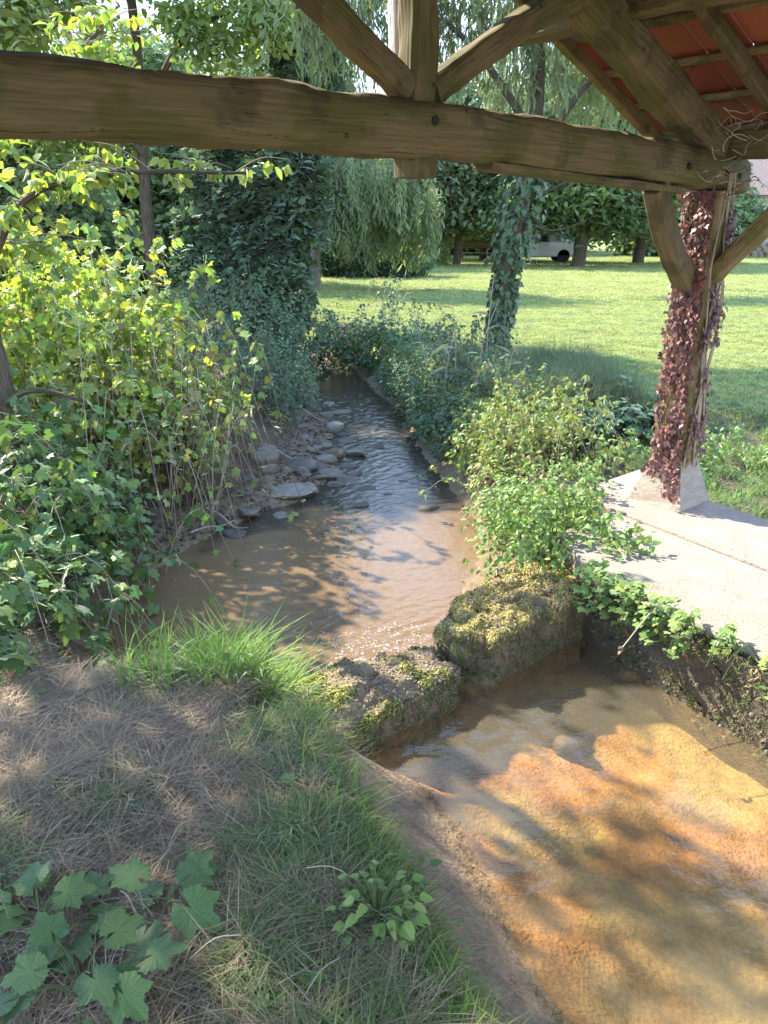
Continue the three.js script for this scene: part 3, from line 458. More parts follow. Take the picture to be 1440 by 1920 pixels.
// ---------------------------------------------------------------- grass
function tuft(n, h, spreadr, lean, w, seed) {
  const q = rng(seed), pos = [], idx = [];
  for (let b = 0; b < n; b++) {
    const a = q() * 6.283, r = spreadr * Math.sqrt(q()), bx = Math.cos(a) * r, bz = Math.sin(a) * r, d = q() * 6.283, L = h * (0.55 + 0.6 * q()), ln = lean * (0.4 + q()), ww = w * (0.7 + 0.6 * q()), px = -Math.sin(d) * ww, pz = Math.cos(d) * ww, S = 3, o = pos.length / 3;
    for (let i = 0; i <= S; i++) { const t = i / S, out = ln * L * t * t, y = L * (t - 0.35 * Math.min(1, ln) * t * t), k = 1 - t * t * 0.9; const cx = bx + Math.cos(d) * out, cz = bz + Math.sin(d) * out; if (i < S) pos.push(cx - px * k, y, cz - pz * k, cx + px * k, y, cz + pz * k); else pos.push(cx, y, cz); }
    for (let i = 0; i < S - 1; i++) { const c = o + i * 2; idx.push(c, c + 1, c + 2, c + 2, c + 1, c + 3); } idx.push(o + 2 * (S - 1), o + 2 * (S - 1) + 1, o + 2 * S);
  }
  const g = new THREE.BufferGeometry(); g.setAttribute('position', new THREE.Float32BufferAttribute(pos, 3)); g.setIndex(idx); g.computeVertexNormals(); return g;
}
const grassMat = leafM(1, 1, 1, { transmission: 0.42 });
function grass(name, label, geo, n, seed, pick, cols, sc = [0.7, 1.3], sink = 0.005) {
  const q = rng(seed), ms = [], cs = []; let guard = 0; const e = new THREE.Euler(), qt = new THREE.Quaternion();
  while (ms.length < n && guard++ < n * 15) { const p = pick(q); if (!p) continue; const [x, z] = p, s = lerp(sc[0], sc[1], q()) * (p[2] || 1); e.set((q() - 0.5) * 0.3, q() * 6.283, (q() - 0.5) * 0.3); ms.push(new THREE.Matrix4().compose(V3(x, (p[3] ?? groundH(x, z)) - sink, z), qt.setFromEuler(e), V3(s, s * (0.8 + 0.4 * q()), s))); const c = cols[Math.floor(q() * cols.length)].clone().multiplyScalar(0.7 + 0.6 * q()); cs.push(c); }
  const m = copies(scene, numbered(name), geo, grassMat, ms, cs); tag(m, label, 'grass', null, 'stuff'); return m;
}
const GREEN = [rgb(0.13, 0.22, 0.05), rgb(0.17, 0.24, 0.05), rgb(0.11, 0.19, 0.06), rgb(0.24, 0.25, 0.09)], STRAW = [rgb(0.44, 0.33, 0.21), rgb(0.37, 0.275, 0.17), rgb(0.48, 0.375, 0.25), rgb(0.29, 0.215, 0.14)], VIVID = [rgb(0.20, 0.34, 0.045), rgb(0.25, 0.38, 0.055), rgb(0.15, 0.28, 0.04)];
const onBank = (x, z) => x < grassX(z) - 0.05 && z > -2.9 && !(x > -0.5 && z < wallZ(x) + 0.14);
const greenness = (x, z) => fbm(x * 1.5 + 2.2, z * 1.5 + 5, 3) + 0.75 * ss(-0.55, 0.05, x - (z + 1.8) * 0.35) + 0.5 * ss(-0.75, -1.1, x + (z + 1.5) * 0.3) * ss(-2.0, -1.5, z) - 0.22;
grass('dry_grass', 'flattened dry straw grass covering the near left bank', tuft(16, 0.06, 0.03, 1.9, 0.0014, 401), 15000, 402, (q) => { const x = -2.4 + 2.9 * q(), z = -2.95 + 2.5 * q(); return onBank(x, z) && greenness(x, z) < 0.62 + 1.1 * (q() - 0.4) ? [x, z] : null; }, STRAW);
grass('green_grass', 'short green grass along the near bank above the basin', tuft(14, 0.075, 0.03, 1.7, 0.0017, 403), 6200, 404, (q) => { const x = -2.4 + 2.9 * q(), z = -2.95 + 2.5 * q(); return onBank(x, z) && greenness(x, z) > 0.22 + 0.4 * (q() - 0.5) ? [x, z] : null; }, GREEN);
grass('bank_edge_grass', 'longer grass hanging over the muddy edge of the basin', tuft(12, 0.11, 0.03, 1.1, 0.002, 405), 520, 406, (q) => { const z = -2.4 + 1.6 * q(), x = grassX(z) - 0.03 - 0.16 * q() * q(); return [x, z]; }, [...GREEN, ...VIVID, STRAW[0]]);
grass('long_grass', 'tall bright green grass clump at the pool edge beside the sill', tuft(16, 0.29, 0.03, 0.75, 0.0032, 407), 380, 408, (q) => { const x = -1.0 + 0.56 * q(), z = -2.84 + 0.40 * q() * q(); return z > -2.84 ? [x, z, 0.7 + 0.5 * ss(-1.0, -0.45, x)] : null; }, VIVID);
grass('lawn_grass', 'mown lawn grass spreading across the meadow behind the stream', tuft(18, 0.05, 0.08, 1.2, 0.0035, 409), 26000, 410, (q) => { const z = -6.7 - 13 * q() ** 1.5, x = lerp(-2, 9, q()); return x > SR(z) + 0.3 && (z < -6.9 || x > 2) ? [x, z] : null; }, [rgb(0.29, 0.36, 0.06), rgb(0.36, 0.40, 0.075), rgb(0.40, 0.38, 0.12), rgb(0.23, 0.31, 0.06)]);
grass('lawn_grass', 'coarse tufts of the sunlit lawn further back', tuft(26, 0.05, 0.3, 1.3, 0.009, 411), 16000, 412, (q) => { const z = -18 - 30 * q() ** 1.3, x = lerp(-6, 30, q()) * (-z / 45 + 0.25); return [x, z]; }, [rgb(0.31, 0.36, 0.07), rgb(0.37, 0.39, 0.085), rgb(0.41, 0.39, 0.14), rgb(0.25, 0.31, 0.06)]);
grass('tall_bank_grass', 'tall grass on the lawn edge below the ivy trunk', tuft(16, 0.33, 0.05, 0.7, 0.0028, 413), 700, 414, (q) => { const z = -6.7 - 2.6 * q(), x = lerp(0.75, 2.4, q()) - (z + 6.7) * 0.02; return x > SR(z) + 0.6 ? [x, z] : null; }, [rgb(0.11, 0.17, 0.05), rgb(0.14, 0.2, 0.05), rgb(0.22, 0.22, 0.09)]);
grass('verge_grass', 'sunlit green grass outside the deck edge behind the post', tuft(14, 0.12, 0.04, 0.9, 0.0025, 415), 1500, 416, (q) => { const x = 1.9 + 2.4 * q(), z = -6.6 + 3.2 * q(); return deckN(x, z) > 4.15 || z < -5.6 ? [x, z] : null; }, [...GREEN, ...VIVID]);
{ // fallen straws
  const q = rng(420);
  [[-0.20, -1.55, 0.3, 0.14], [-0.55, -1.75, 1.9, 0.1], [-0.33, -1.34, 2.6, 0.12], [0.02, -1.52, 0.6, 0.1], [-0.66, -1.5, 0.9, 0.11], [-0.1, -1.3, 2.2, 0.13]].forEach(([x, z, a, L], i) => single('dry_straw', limb([[x, groundH(x, z) + 0.05, z], [x + Math.cos(a) * L / 2, groundH(x, z) + 0.075, z + Math.sin(a) * L / 2], [x + Math.cos(a) * L, groundH(x, z) + 0.05, z + Math.sin(a) * L]], 0.0022, 0.0012, { seg: 6, rad: 4 }), M.twigPale, ['pale straw lying across the middle of the near bank', 'pale straw on the dry patch at the left of the near bank', 'pale straw beside the dark leaf tuft at the bottom', 'pale straw by the bushy weed above the mud', 'pale straw by the broad grey-green leaves', 'pale straw beside the bottom edge near the mud'][i], 'straw', 'dry straws on the near bank'));
}

// ---------------------------------------------------------------- plants
const LM = {
  yellow: [glossLeaf(0.34, 0.43, 0.045, { transmission: 0.6 }), glossLeaf(0.25, 0.36, 0.035, { transmission: 0.6 }), glossLeaf(0.36, 0.39, 0.06, { transmission: 0.6 })],
  mid: [glossLeaf(0.12, 0.21, 0.035), glossLeaf(0.085, 0.17, 0.035), glossLeaf(0.16, 0.24, 0.045)],
  bright: [glossLeaf(0.20, 0.32, 0.06), glossLeaf(0.16, 0.28, 0.05), glossLeaf(0.25, 0.34, 0.075)],
  teal: [glossLeaf(0.075, 0.145, 0.05), glossLeaf(0.06, 0.125, 0.045), glossLeaf(0.095, 0.16, 0.055)],
  ivy: [glossLeaf(0.05, 0.10, 0.03, { transmission: 0.2, clearcoat: 0.7, clearcoatRoughness: 0.3 }), glossLeaf(0.065, 0.12, 0.035, { transmission: 0.2, clearcoat: 0.7, clearcoatRoughness: 0.3 }), glossLeaf(0.085, 0.13, 0.03, { transmission: 0.2, clearcoat: 0.7, clearcoatRoughness: 0.3 })],
  olive: [glossLeaf(0.27, 0.33, 0.065), glossLeaf(0.19, 0.25, 0.06), glossLeaf(0.30, 0.30, 0.09), glossLeaf(0.27, 0.19, 0.09)],
  maroon: [[0.20, 0.075, 0.062], [0.15, 0.062, 0.048], [0.25, 0.125, 0.105], [0.14, 0.085, 0.05], [0.22, 0.095, 0.085]].map((c) => glossLeaf(...c, { transmission: 0.2, clearcoat: 0.6 })),
};
const veinT = tex(256, (u, v) => { const x = u - 0.5, z = v - 0.28, r = Math.hypot(x, z), a = Math.abs(Math.atan2(x, z)); let k = 0; for (const c of [0, 1.0, 1.95, 2.6]) k = Math.max(k, (1 - ss(0.006, 0.02, Math.abs(Math.sin(a - c)) * r)) * (Math.cos(a - c) > 0 ? 1 : 0)); const side = Math.abs(Math.sin(r * 38 + a * 5)) < 0.12 ? 0.35 : 0; const q = 0.78 + 0.14 * tile(u, v, 10, 10, 81) + 0.08 * tile(u, v, 40, 40, 82); return [clamp(q + 0.22 * Math.max(k, side)), clamp(q + 0.2 * Math.max(k, side)), clamp(q + 0.12 * k)]; });
const weedM = [[0.12, 0.22, 0.05], [0.085, 0.18, 0.045], [0.15, 0.24, 0.06]].map((c) => glossLeaf(...c, { map: veinT, transmission: 0.3 }));
function canes(g, n, seed, { from, reach, rise, r = 0.005, mat = M.twig, name = 'stem', sag = 0.4 }) {
  const q = rng(seed), made = [];
  for (let i = 0; i < n; i++) {
    const a = q() * 6.283, f = V3(from[0] + (q() - 0.5) * 2 * from[3], from[1], from[2] + (q() - 0.5) * 2 * from[4]); f.y = groundH(f.x, f.z) - 0.02;
    const L = reach * (0.5 + 0.7 * q()), H = rise * (0.5 + 0.7 * q()), end = V3(f.x + Math.cos(a) * L, 0, f.z + Math.sin(a) * L); end.y = Math.max(f.y + H * (1 - sag), groundH(end.x, end.z) + 0.03);
    const mid = f.clone().lerp(end, 0.5); mid.y = f.y + H; const m2 = f.clone().lerp(end, 0.22); m2.y = f.y + H * 0.62; m2.x += (q() - 0.5) * 0.1;
    made.push(new THREE.CatmullRomCurve3([f, m2, mid, end]));
    part(g, name, rel(limb([f, m2, mid, end], r * (0.8 + 0.5 * q()), r * 0.35, { seg: 12, rad: 5, seed: i }), g.position), Array.isArray(mat) ? mat[i % mat.length] : mat);
  }
  return made;
}
function bush(name, label, category, base, vols, o, group) {
  const g = thing(name, label, category, [base[0], groundH(base[0], base[1]), base[1]], group);
  const pts = spread(o.n, vols, o.seed, o), q = rng(o.seed + 5);
  if (o.canes) for (const cv of canes(g, o.canes.n, o.seed + 1, { from: [base[0], 0, base[1], o.canes.sx ?? 0.4, o.canes.sz ?? 0.4], ...o.canes })) for (let i = 0; i < (o.canes.leaves ?? 14); i++) { const a = q() * 6.283, p = cv.getPoint(0.3 + 0.7 * q()).add(V3((q() - 0.5) * 0.05, (q() - 0.5) * 0.04, (q() - 0.5) * 0.05)); if (p.y > groundH(p.x, p.z) + 0.01) pts.push({ p, o: V3(Math.cos(a), 0.3, Math.sin(a)).normalize(), d: 1.25 }); }
  dress(g, pts, o); return g;
}
// left bank
const CANE3 = [M.twig, M.twigRed, M.twigPale];
bush('bramble_thicket', 'tall sunlit yellow-green thicket with tangled canes on the left bank', 'thicket', [-2.65, -6.3], [[-2.5, 0.35, -6.4, 0.9, 0.7, 0.9], [-1.95, 0.15, -6.1, 0.6, 0.5, 0.6], [-3.1, 0.75, -6.5, 0.8, 0.6, 0.8], [-2.6, 0.85, -7.3, 0.7, 0.5, 0.7]], { n: 5200, seed: 501, leaf: LEAF.vine, mats: [LM.yellow[0], LM.yellow[1], LM.bright[0], LM.yellow[2], LM.mid[0]], size: [0.03, 0.085], nParts: 260, shell: 0.2, gap: -0.05, freq: 3.4, lump: 0.4, rnd: 1.2, canes: { n: 90, reach: 1.15, rise: 1.4, sx: 0.9, sz: 0.8, mat: CANE3, r: 0.0045, leaves: 34, sag: 0.75 } });
bush('bramble_thicket', 'brown cane tangle with sparse leaves hanging over the gravel bar', 'thicket', [-1.65, -6.0], [[-1.65, -0.02, -5.85, 0.4, 0.4, 0.5], [-1.55, 0.15, -6.7, 0.4, 0.42, 0.5]], { n: 700, seed: 511, leaf: LEAF.vine, mats: LM.olive, size: [0.025, 0.065], nParts: 120, shell: 0.1, gap: 0.0, freq: 3.5, lump: 0.4, rnd: 1, canes: { n: 120, reach: 0.7, rise: 0.85, sx: 0.4, sz: 0.9, mat: [M.twigPale, M.twig, M.twigRed], r: 0.004, sag: 1.1, leaves: 7 } });
bush('vine_bush', 'shady green lobed-leaf vines trailing over the dark pool edge', 'bush', [-2.0, -3.9], [[-2.1, 0.1, -4.2, 0.6, 0.45, 0.5], [-1.8, -0.08, -3.55, 0.45, 0.26, 0.4], [-1.75, -0.1, -4.5, 0.35, 0.35, 0.4], [-2.4, 0.25, -4.9, 0.6, 0.5, 0.5]], { n: 1500, seed: 521, leaf: LEAF.vine, mats: [LM.mid[0], LM.bright[1], LM.mid[1], LM.mid[2]], size: [0.03, 0.075], nParts: 250, shell: 0.25, gap: -0.05, freq: 3.6, lump: 0.4, rnd: 0.9, canes: { n: 90, reach: 0.75, rise: 0.6, sx: 0.65, sz: 0.75, mat: [M.twig, M.twigPale], r: 0.0035, sag: 1.1, leaves: 14 } });
bush('vine_bush', 'low dark leaves at the left edge of the dry bank', 'bush', [-1.75, -2.9], [[-1.75, 0.05, -3.0, 0.45, 0.2, 0.45], [-1.6, 0.03, -2.55, 0.25, 0.12, 0.3]], { n: 360, seed: 526, leaf: LEAF.vine, mats: LM.mid, size: [0.035, 0.08], nParts: 120, shell: 0.2, gap: -0.15, freq: 4, canes: { n: 16, reach: 0.4, rise: 0.3, sx: 0.3, sz: 0.3, mat: M.twig, r: 0.003 } });
bush('bank_shrub', 'soft blue-green shrub on the left bank above the riffle', 'shrub', [-1.35, -8.4], [[-1.35, -0.02, -8.3, 0.5, 0.5, 0.7], [-1.15, -0.1, -9.2, 0.4, 0.42, 0.7], [-1.8, 0.2, -8.6, 0.6, 0.55, 0.6]], { n: 3600, seed: 531, leaf: LEAF.oval, mats: LM.teal, size: [0.025, 0.06], nParts: 60, shell: 0.3, gap: -0.15, lump: 0.45, rnd: 0.9, canes: { n: 40, reach: 0.5, rise: 0.8, sx: 0.5, sz: 0.8, r: 0.004, leaves: 24 } });
bush('bank_shrub', 'dense shadowed shrub under the big leaning ivy tree', 'shrub', [-1.7, -10.6], [[-1.6, 0.2, -10.5, 0.6, 0.6, 0.8], [-2.3, 0.4, -10.9, 0.9, 0.75, 0.8], [-1.4, 0.0, -11.6, 0.45, 0.5, 0.6]], { n: 4000, seed: 541, leaf: LEAF.oval, mats: LM.teal, size: [0.04, 0.08], nParts: 40, shell: 0.3, gap: -0.15, lump: 0.45, rnd: 0.9, canes: { n: 36, reach: 0.7, rise: 1.1, sx: 0.8, sz: 0.7, r: 0.005, leaves: 24 } });
bush('bank_shrub', 'dark shrub closing the stream where it bends away', 'shrub', [-0.3, -12.5], [[-0.9, -0.1, -12.3, 0.7, 0.5, 0.4], [0.05, -0.1, -11.9, 0.7, 0.5, 0.5], [0.55, -0.05, -11.1, 0.5, 0.42, 0.6]], { n: 5200, seed: 551, leaf: LEAF.oval, mats: LM.teal, size: [0.035, 0.075], nParts: 40, shell: 0.3, gap: -0.15, lump: 0.45, rnd: 0.9, canes: { n: 40, reach: 0.5, rise: 0.75, sx: 0.9, sz: 0.7, r: 0.006, mat: M.twigPale, leaves: 20 } });
// right bank
bush('bank_shrub', 'blue-green shrub leaning over the right side of the riffle', 'shrub', [0.75, -8.8], [[0.62, -0.08, -8.9, 0.4, 0.4, 0.8], [0.47, -0.12, -9.9, 0.4, 0.42, 0.7], [0.78, -0.1, -8.0, 0.36, 0.34, 0.5], [1.0, 0.0, -9.2, 0.4, 0.32, 0.7], [0.44, -0.3, -8.3, 0.2, 0.2, 0.8], [0.3, -0.3, -9.5, 0.2, 0.2, 0.8], [0.6, -0.3, -7.4, 0.2, 0.2, 0.5], [0.1, -0.3, -10.5, 0.22, 0.2, 0.6]], { n: 6600, seed: 561, leaf: LEAF.oval, mats: LM.teal, size: [0.022, 0.055], nParts: 100, shell: 0.35, gap: -0.2, lump: 0.4, rnd: 0.9, canes: { n: 46, reach: 0.45, rise: 0.5, sx: 0.4, sz: 1.1, r: 0.0035, leaves: 18 } });
bush('bank_shrub', 'low leafy growth on the right bank between the olive bramble and the riffle', 'shrub', [0.95, -7.2], [[0.85, -0.22, -7.2, 0.36, 0.3, 0.5], [1.2, -0.02, -7.5, 0.45, 0.26, 0.5], [1.5, 0.0, -7.1, 0.4, 0.22, 0.35]], { n: 2600, seed: 565, leaf: LEAF.oval, mats: [LM.teal[2], LM.mid[0], LM.teal[0]], size: [0.022, 0.055], nParts: 60, shell: 0.3, gap: -0.25, lump: 0.4, rnd: 0.9, canes: { n: 40, reach: 0.35, rise: 0.4, sx: 0.4, sz: 0.5, r: 0.003, leaves: 16 } });
bush('bramble_bush', 'sunlit olive bramble bush on the right bank with brown roots', 'bush', [1.2, -6.1], [[1.2, -0.12, -6.0, 0.45, 0.33, 0.45], [1.6, -0.14, -5.9, 0.45, 0.27, 0.45], [0.9, -0.22, -5.7, 0.22, 0.22, 0.4], [1.05, -0.03, -6.5, 0.45, 0.3, 0.4]], { n: 2600, seed: 571, leaf: LEAF.nettle, mats: LM.olive, size: [0.022, 0.055], nParts: 200, shell: 0.25, gap: -0.1, freq: 4, lump: 0.45, rnd: 1, canes: { n: 95, reach: 0.4, rise: 0.5, sx: 0.5, sz: 0.45, r: 0.003, mat: [M.twigRed, M.twig, M.twigPale, M.stemG], leaves: 20 } });
bush('nettle_patch', 'bright green nettles and brambles crowding the deck corner', 'nettles', [1.02, -4.3], [[1.05, -0.04, -4.25, 0.32, 0.2, 0.4], [1.17, 0.0, -4.75, 0.28, 0.2, 0.35], [0.9, -0.12, -4.7, 0.2, 0.22, 0.4], [1.2, -0.02, -3.85, 0.22, 0.13, 0.22], [0.98, -0.08, -3.8, 0.18, 0.12, 0.14], [0.72, -0.25, -4.3, 0.2, 0.18, 0.4], [0.8, -0.2, -4.95, 0.2, 0.22, 0.35]], { n: 2100, seed: 581, leaf: LEAF.nettle, mats: LM.bright, size: [0.022, 0.05], nParts: 270, shell: 0.25, gap: -0.2, freq: 5, lump: 0.45, rnd: 0.9, canes: { n: 95, reach: 0.2, rise: 0.36, sx: 0.32, sz: 0.6, r: 0.0024, mat: M.stemG, sag: 0.15, leaves: 20 } });
bush('ivy_patch', 'dark glossy ivy spilling over the lawn edge behind the post', 'ivy', [2.0, -6.7], [[2.05, -0.02, -6.65, 0.55, 0.22, 0.35], [1.7, -0.08, -6.4, 0.35, 0.2, 0.3]], { n: 1300, seed: 591, leaf: LEAF.ivy, mats: LM.ivy, size: [0.04, 0.075], nParts: 160, shell: 0.5, gap: -0.3, canes: { n: 24, reach: 0.4, rise: 0.28, sx: 0.5, sz: 0.3, r: 0.003 } });
bush('weed_patch', 'sparse yellow-green weeds on the brown earth bank right of the post', 'weeds', [2.7, -5.8], [[2.6, -0.1, -5.8, 0.35, 0.16, 0.3], [3.2, -0.08, -5.7, 0.45, 0.18, 0.35], [2.3, -0.12, -5.5, 0.2, 0.13, 0.2]], { n: 350, seed: 601, leaf: LEAF.nettle, mats: LM.bright, size: [0.025, 0.06], nParts: 120, shell: 0.2, gap: -0.1, freq: 4, canes: { n: 46, reach: 0.25, rise: 0.3, sx: 0.7, sz: 0.35, r: 0.0025, mat: [M.twig, M.stemG, M.twigPale], leaves: 12 } });
function edgePlant(name, label, a0, a1, n, seed, mats, nParts, reach = 0.08) {
  const q = rng(seed), pts = []; for (let i = 0; i < n; i++) { const a = lerp(a0, a1, q()), hang = q(), b = 2.69 - reach * q() + 0.06 * (q() - 0.3) * (1 - hang), [x, z] = nv(b, a); if (n2(a * 5, seed) < -0.35) continue; pts.push({ p: V3(x, 0.05 - 0.2 * hang * hang + 0.03 * q(), z), o: V3(-0.6, 0.6, 0.3), d: 1 }); }
  const [x, z] = nv(2.66, (a0 + a1) / 2), g = thing(name, label, 'plant', [x, -0.06, z]);
  for (let i = 0; i < 9; i++) { const a = lerp(a0, a1, q()), [sx, sz] = nv(2.70, a), [ex, ez] = nv(2.60 - 0.05 * q(), a + (q() - 0.5) * 0.2); part(g, 'stem', rel(limb([[sx, -0.04, sz], [(sx + ex) / 2, 0.05, (sz + ez) / 2], [ex, -0.12 * q(), ez]], 0.0025, 0.0015, { seg: 8, rad: 4 }), g.position), M.stemG); }
  dress(g, pts, { leaf: LEAF.vine, mats, size: [0.018, 0.042], seed: seed + 1, nParts, up: 0.8, out: 0.4, rnd: 0.5 });
}
edgePlant('trailing_plant', 'leafy green trailing plant hanging over the deck edge near the corner', -2.5, -1.85, 520, 611, LM.bright, 150, 0.14);
edgePlant('trailing_plant', 'low green creeping plant on the deck edge at the right', -1.75, -0.7, 560, 613, LM.bright, 120, 0.07);
{ // bare stalk leaning out over the basin, and a spray over the pool
  const g = thing('bare_stalk', 'thin pale seed stalk leaning from the deck edge over the basin', 'stalk', [1.28, -0.02, -3.2]);
  part(g, 'stem', rel(limb([[1.28, -0.02, -3.2], [1.16, 0.03, -3.02], [1.0, -0.05, -2.86]], 0.0035, 0.0025, { seg: 8, rad: 5 }), g.position), M.twigPale);
  const sq = rng(5); for (let i = 0; i < 7; i++) { const s = part(g, 'seed_head', LEAF.tiny, M.twig); const l = leafMatrix(V3(1.0 - 1.28 + (sq() - 0.5) * 0.02, -0.03 + (sq() - 0.5) * 0.02, -2.87 + 3.2 + 0.03 * sq()), V3(sq() - 0.5, 1, sq() - 0.5), V3(-0.6, -0.3, 0.5), 0.024); l.decompose(s.position, s.quaternion, s.scale); }
  const h = thing('bramble_spray', 'leafy bramble shoot reaching out over the muddy pool', 'bramble', [0.82, -0.1, -4.85]);
  const cv = [[0.82, -0.1, -4.85], [0.68, 0.06, -4.65], [0.5, -0.06, -4.55]]; part(h, 'stem', rel(limb(cv, 0.003, 0.0015, { seg: 8, rad: 5 }), h.position), M.stemG);
  const c3 = new THREE.CatmullRomCurve3(cv.map((p) => V3(...p))); for (let i = 0; i < 22; i++) { const s = part(h, 'leaf', LEAF.nettle, LM.bright[i % 3]); const l = leafMatrix(c3.getPoint(0.15 + 0.85 * i / 21).sub(h.position), V3((sq() - 0.5) * 0.8, 1, (sq() - 0.5) * 0.8), V3(sq() - 0.7, -0.2, sq() - 0.3), 0.04 + 0.02 * sq()); l.decompose(s.position, s.quaternion, s.scale); }
}
// broad-leaved weeds on the near bank
function weed(label, x, z, n, size, seed, mats, leaf = LEAF.vine, rise = 0.09, r = 0.1) {
  const q = rng(seed), y = groundH(x, z), g = thing('broad_leaf_weed', label, 'weed', [x, y, z], 'broad leaved weeds on the near bank');
  for (let i = 0; i < n; i++) { const a = i / n * 6.283 + q(), d = r * (0.3 + q() * 0.8), h = rise * (0.5 + q() * 0.8), e = V3(Math.cos(a) * d, h, Math.sin(a) * d); part(g, 'stem', limb([[0, -0.01, 0], [e.x * 0.4, h * 0.8, e.z * 0.4], e], 0.0025, 0.0015, { seg: 6, rad: 4 }), M.stemG); const s = part(g, 'leaf', leaf, mats[i % mats.length]); leafMatrix(e, V3((q() - 0.5) * 0.7, 1, (q() - 0.5) * 0.7 + 0.2), V3(Math.cos(a), -0.3, Math.sin(a)), lerp(size[0], size[1], q())).decompose(s.position, s.quaternion, s.scale); }
}
weed('large lobed leaf weed in the bottom left corner of the bank', -0.66, -1.24, 11, [0.06, 0.1], 701, weedM, LEAF.vine, 0.12, 0.13);
weed('broad grey-green leaves rising beside the bottom left weed', -0.55, -1.46, 7, [0.07, 0.11], 702, weedM, LEAF.vine, 0.10, 0.09);
weed('dark drooping leaf weed at the left frame edge of the near bank', -0.83, -1.42, 12, [0.06, 0.1], 708, weedM, LEAF.vine, 0.09, 0.12);
weed('small dark leaf weed beside the sunlit straw patch', -0.29, -1.60, 7, [0.035, 0.055], 703, weedM, LEAF.vine, 0.05, 0.06);
weed('small leaf weed among green grass halfway up the bank', -0.31, -1.86, 7, [0.035, 0.06], 704, weedM, LEAF.vine, 0.05, 0.07);
weed('bushy bright green weed at the top of the muddy slope', -0.02, -1.42, 46, [0.022, 0.042], 705, LM.bright, LEAF.nettle, 0.10, 0.1);
weed('leafy weed hanging over the mud beside the basin', 0.05, -1.55, 26, [0.02, 0.04], 706, LM.mid, LEAF.nettle, 0.08, 0.08);
weed('dark leaf tuft at the bottom edge of the dry bank', -0.22, -1.26, 9, [0.03, 0.05], 707, LM.mid, LEAF.vine, 0.05, 0.07);

// creeper on the post
{
  const g = thing('virginia_creeper', 'dry reddish creeper covering the wash-house post', 'creeper', [C.x, 0.1, C.z]); const q = rng(801), pts = [];
  for (let i = 0; i < 4200; i++) {
    const y = 0.06 + Math.pow(q(), 0.9) * 1.74, face = q(), w = y < 0.3 ? lerp(0.2, 0.1, y / 0.3) : 0.1, side = (q() - 0.5) * 2 * w; let s, v, o;
    if (face < 0.60) { v = side; s = w + 0.012 + 0.035 * q(); o = U.clone().negate(); if (y < 0.2 && (side < 0.03 || y < 0.08)) continue; if (v < -0.07 && q() < 0.7) continue; } else if (face < 0.88) { v = w + 0.01 + 0.03 * q(); s = side; o = Vd.clone(); if (y < 0.14 || (y < 0.3 && side < 0.02)) continue; } else { s = -w - 0.01 - 0.02 * q(); v = side; o = U.clone(); if (y < 0.35) continue; }
    if (n3(y * 3, s * 7, v * 7 + 5) < (face < 0.60 ? -0.6 : 0.08)) continue;
    const p = tp(s, y, v); pts.push({ p, o, d: 1 });
  }
  dress(g, pts, { leaf: LEAF.ivy, mats: LM.maroon, size: [0.018, 0.036], seed: 802, nParts: 290, up: 0.15, out: 1.0, rnd: 0.55, droop: 0.9 });
  for (let k = 0; k < 9; k++) { const s0 = (q() - 0.5) * 0.13, ps = []; for (let i = 0; i <= 10; i++) ps.push(k % 2 ? tp(0.105 + 0.012 * q(), 0.22 + i * 0.165, s0 + 0.04 * Math.sin(i * 0.9 + k * 2)) : tp(s0 + 0.04 * Math.sin(i * 0.9 + k * 2), 0.24 + i * 0.165, 0.106 + 0.012 * q())); part(g, 'stem', rel(limb(ps, 0.007, 0.004, { seg: 30, rad: 5 }), g.position), k % 2 ? M.twig : M.twigPale); }
  for (let k = 0; k < 34; k++) { let p = tp((q() - 0.35) * 0.5, 1.75 + 0.45 * q(), 0.1 + 0.1 * q()); const ps = [p]; let a = q() * 6.3; for (let i = 0; i < 4; i++) { a += (q() - 0.5) * 2.4; p = p.clone().add(V3(Math.cos(a) * 0.05, (q() - 0.45) * 0.07, Math.sin(a) * 0.03)); ps.push(p); } part(g, 'dry_tendril', rel(limb(ps, 0.0028, 0.0012, { seg: 10, rad: 4 }), g.position), k % 3 ? M.twigPale : M.twigRed); }
  for (let k = 0; k < 7; k++) { const p = tp(0.1 - 0.5 * q(), 2.05 + 0.1 * q(), 0.2 + 0.25 * q()), e = p.clone().add(V3(0.1 + 0.15 * q(), 0.12 + 0.25 * q(), 0.1 * q())); part(g, 'dry_tendril', rel(limb([tp(-0.1, 2.0, 0.1), p, p.clone().lerp(e, 0.5).add(V3(0, 0.04, 0)), e], 0.0022, 0.001, { seg: 12, rad: 4 }), g.position), M.twigPale); }
}

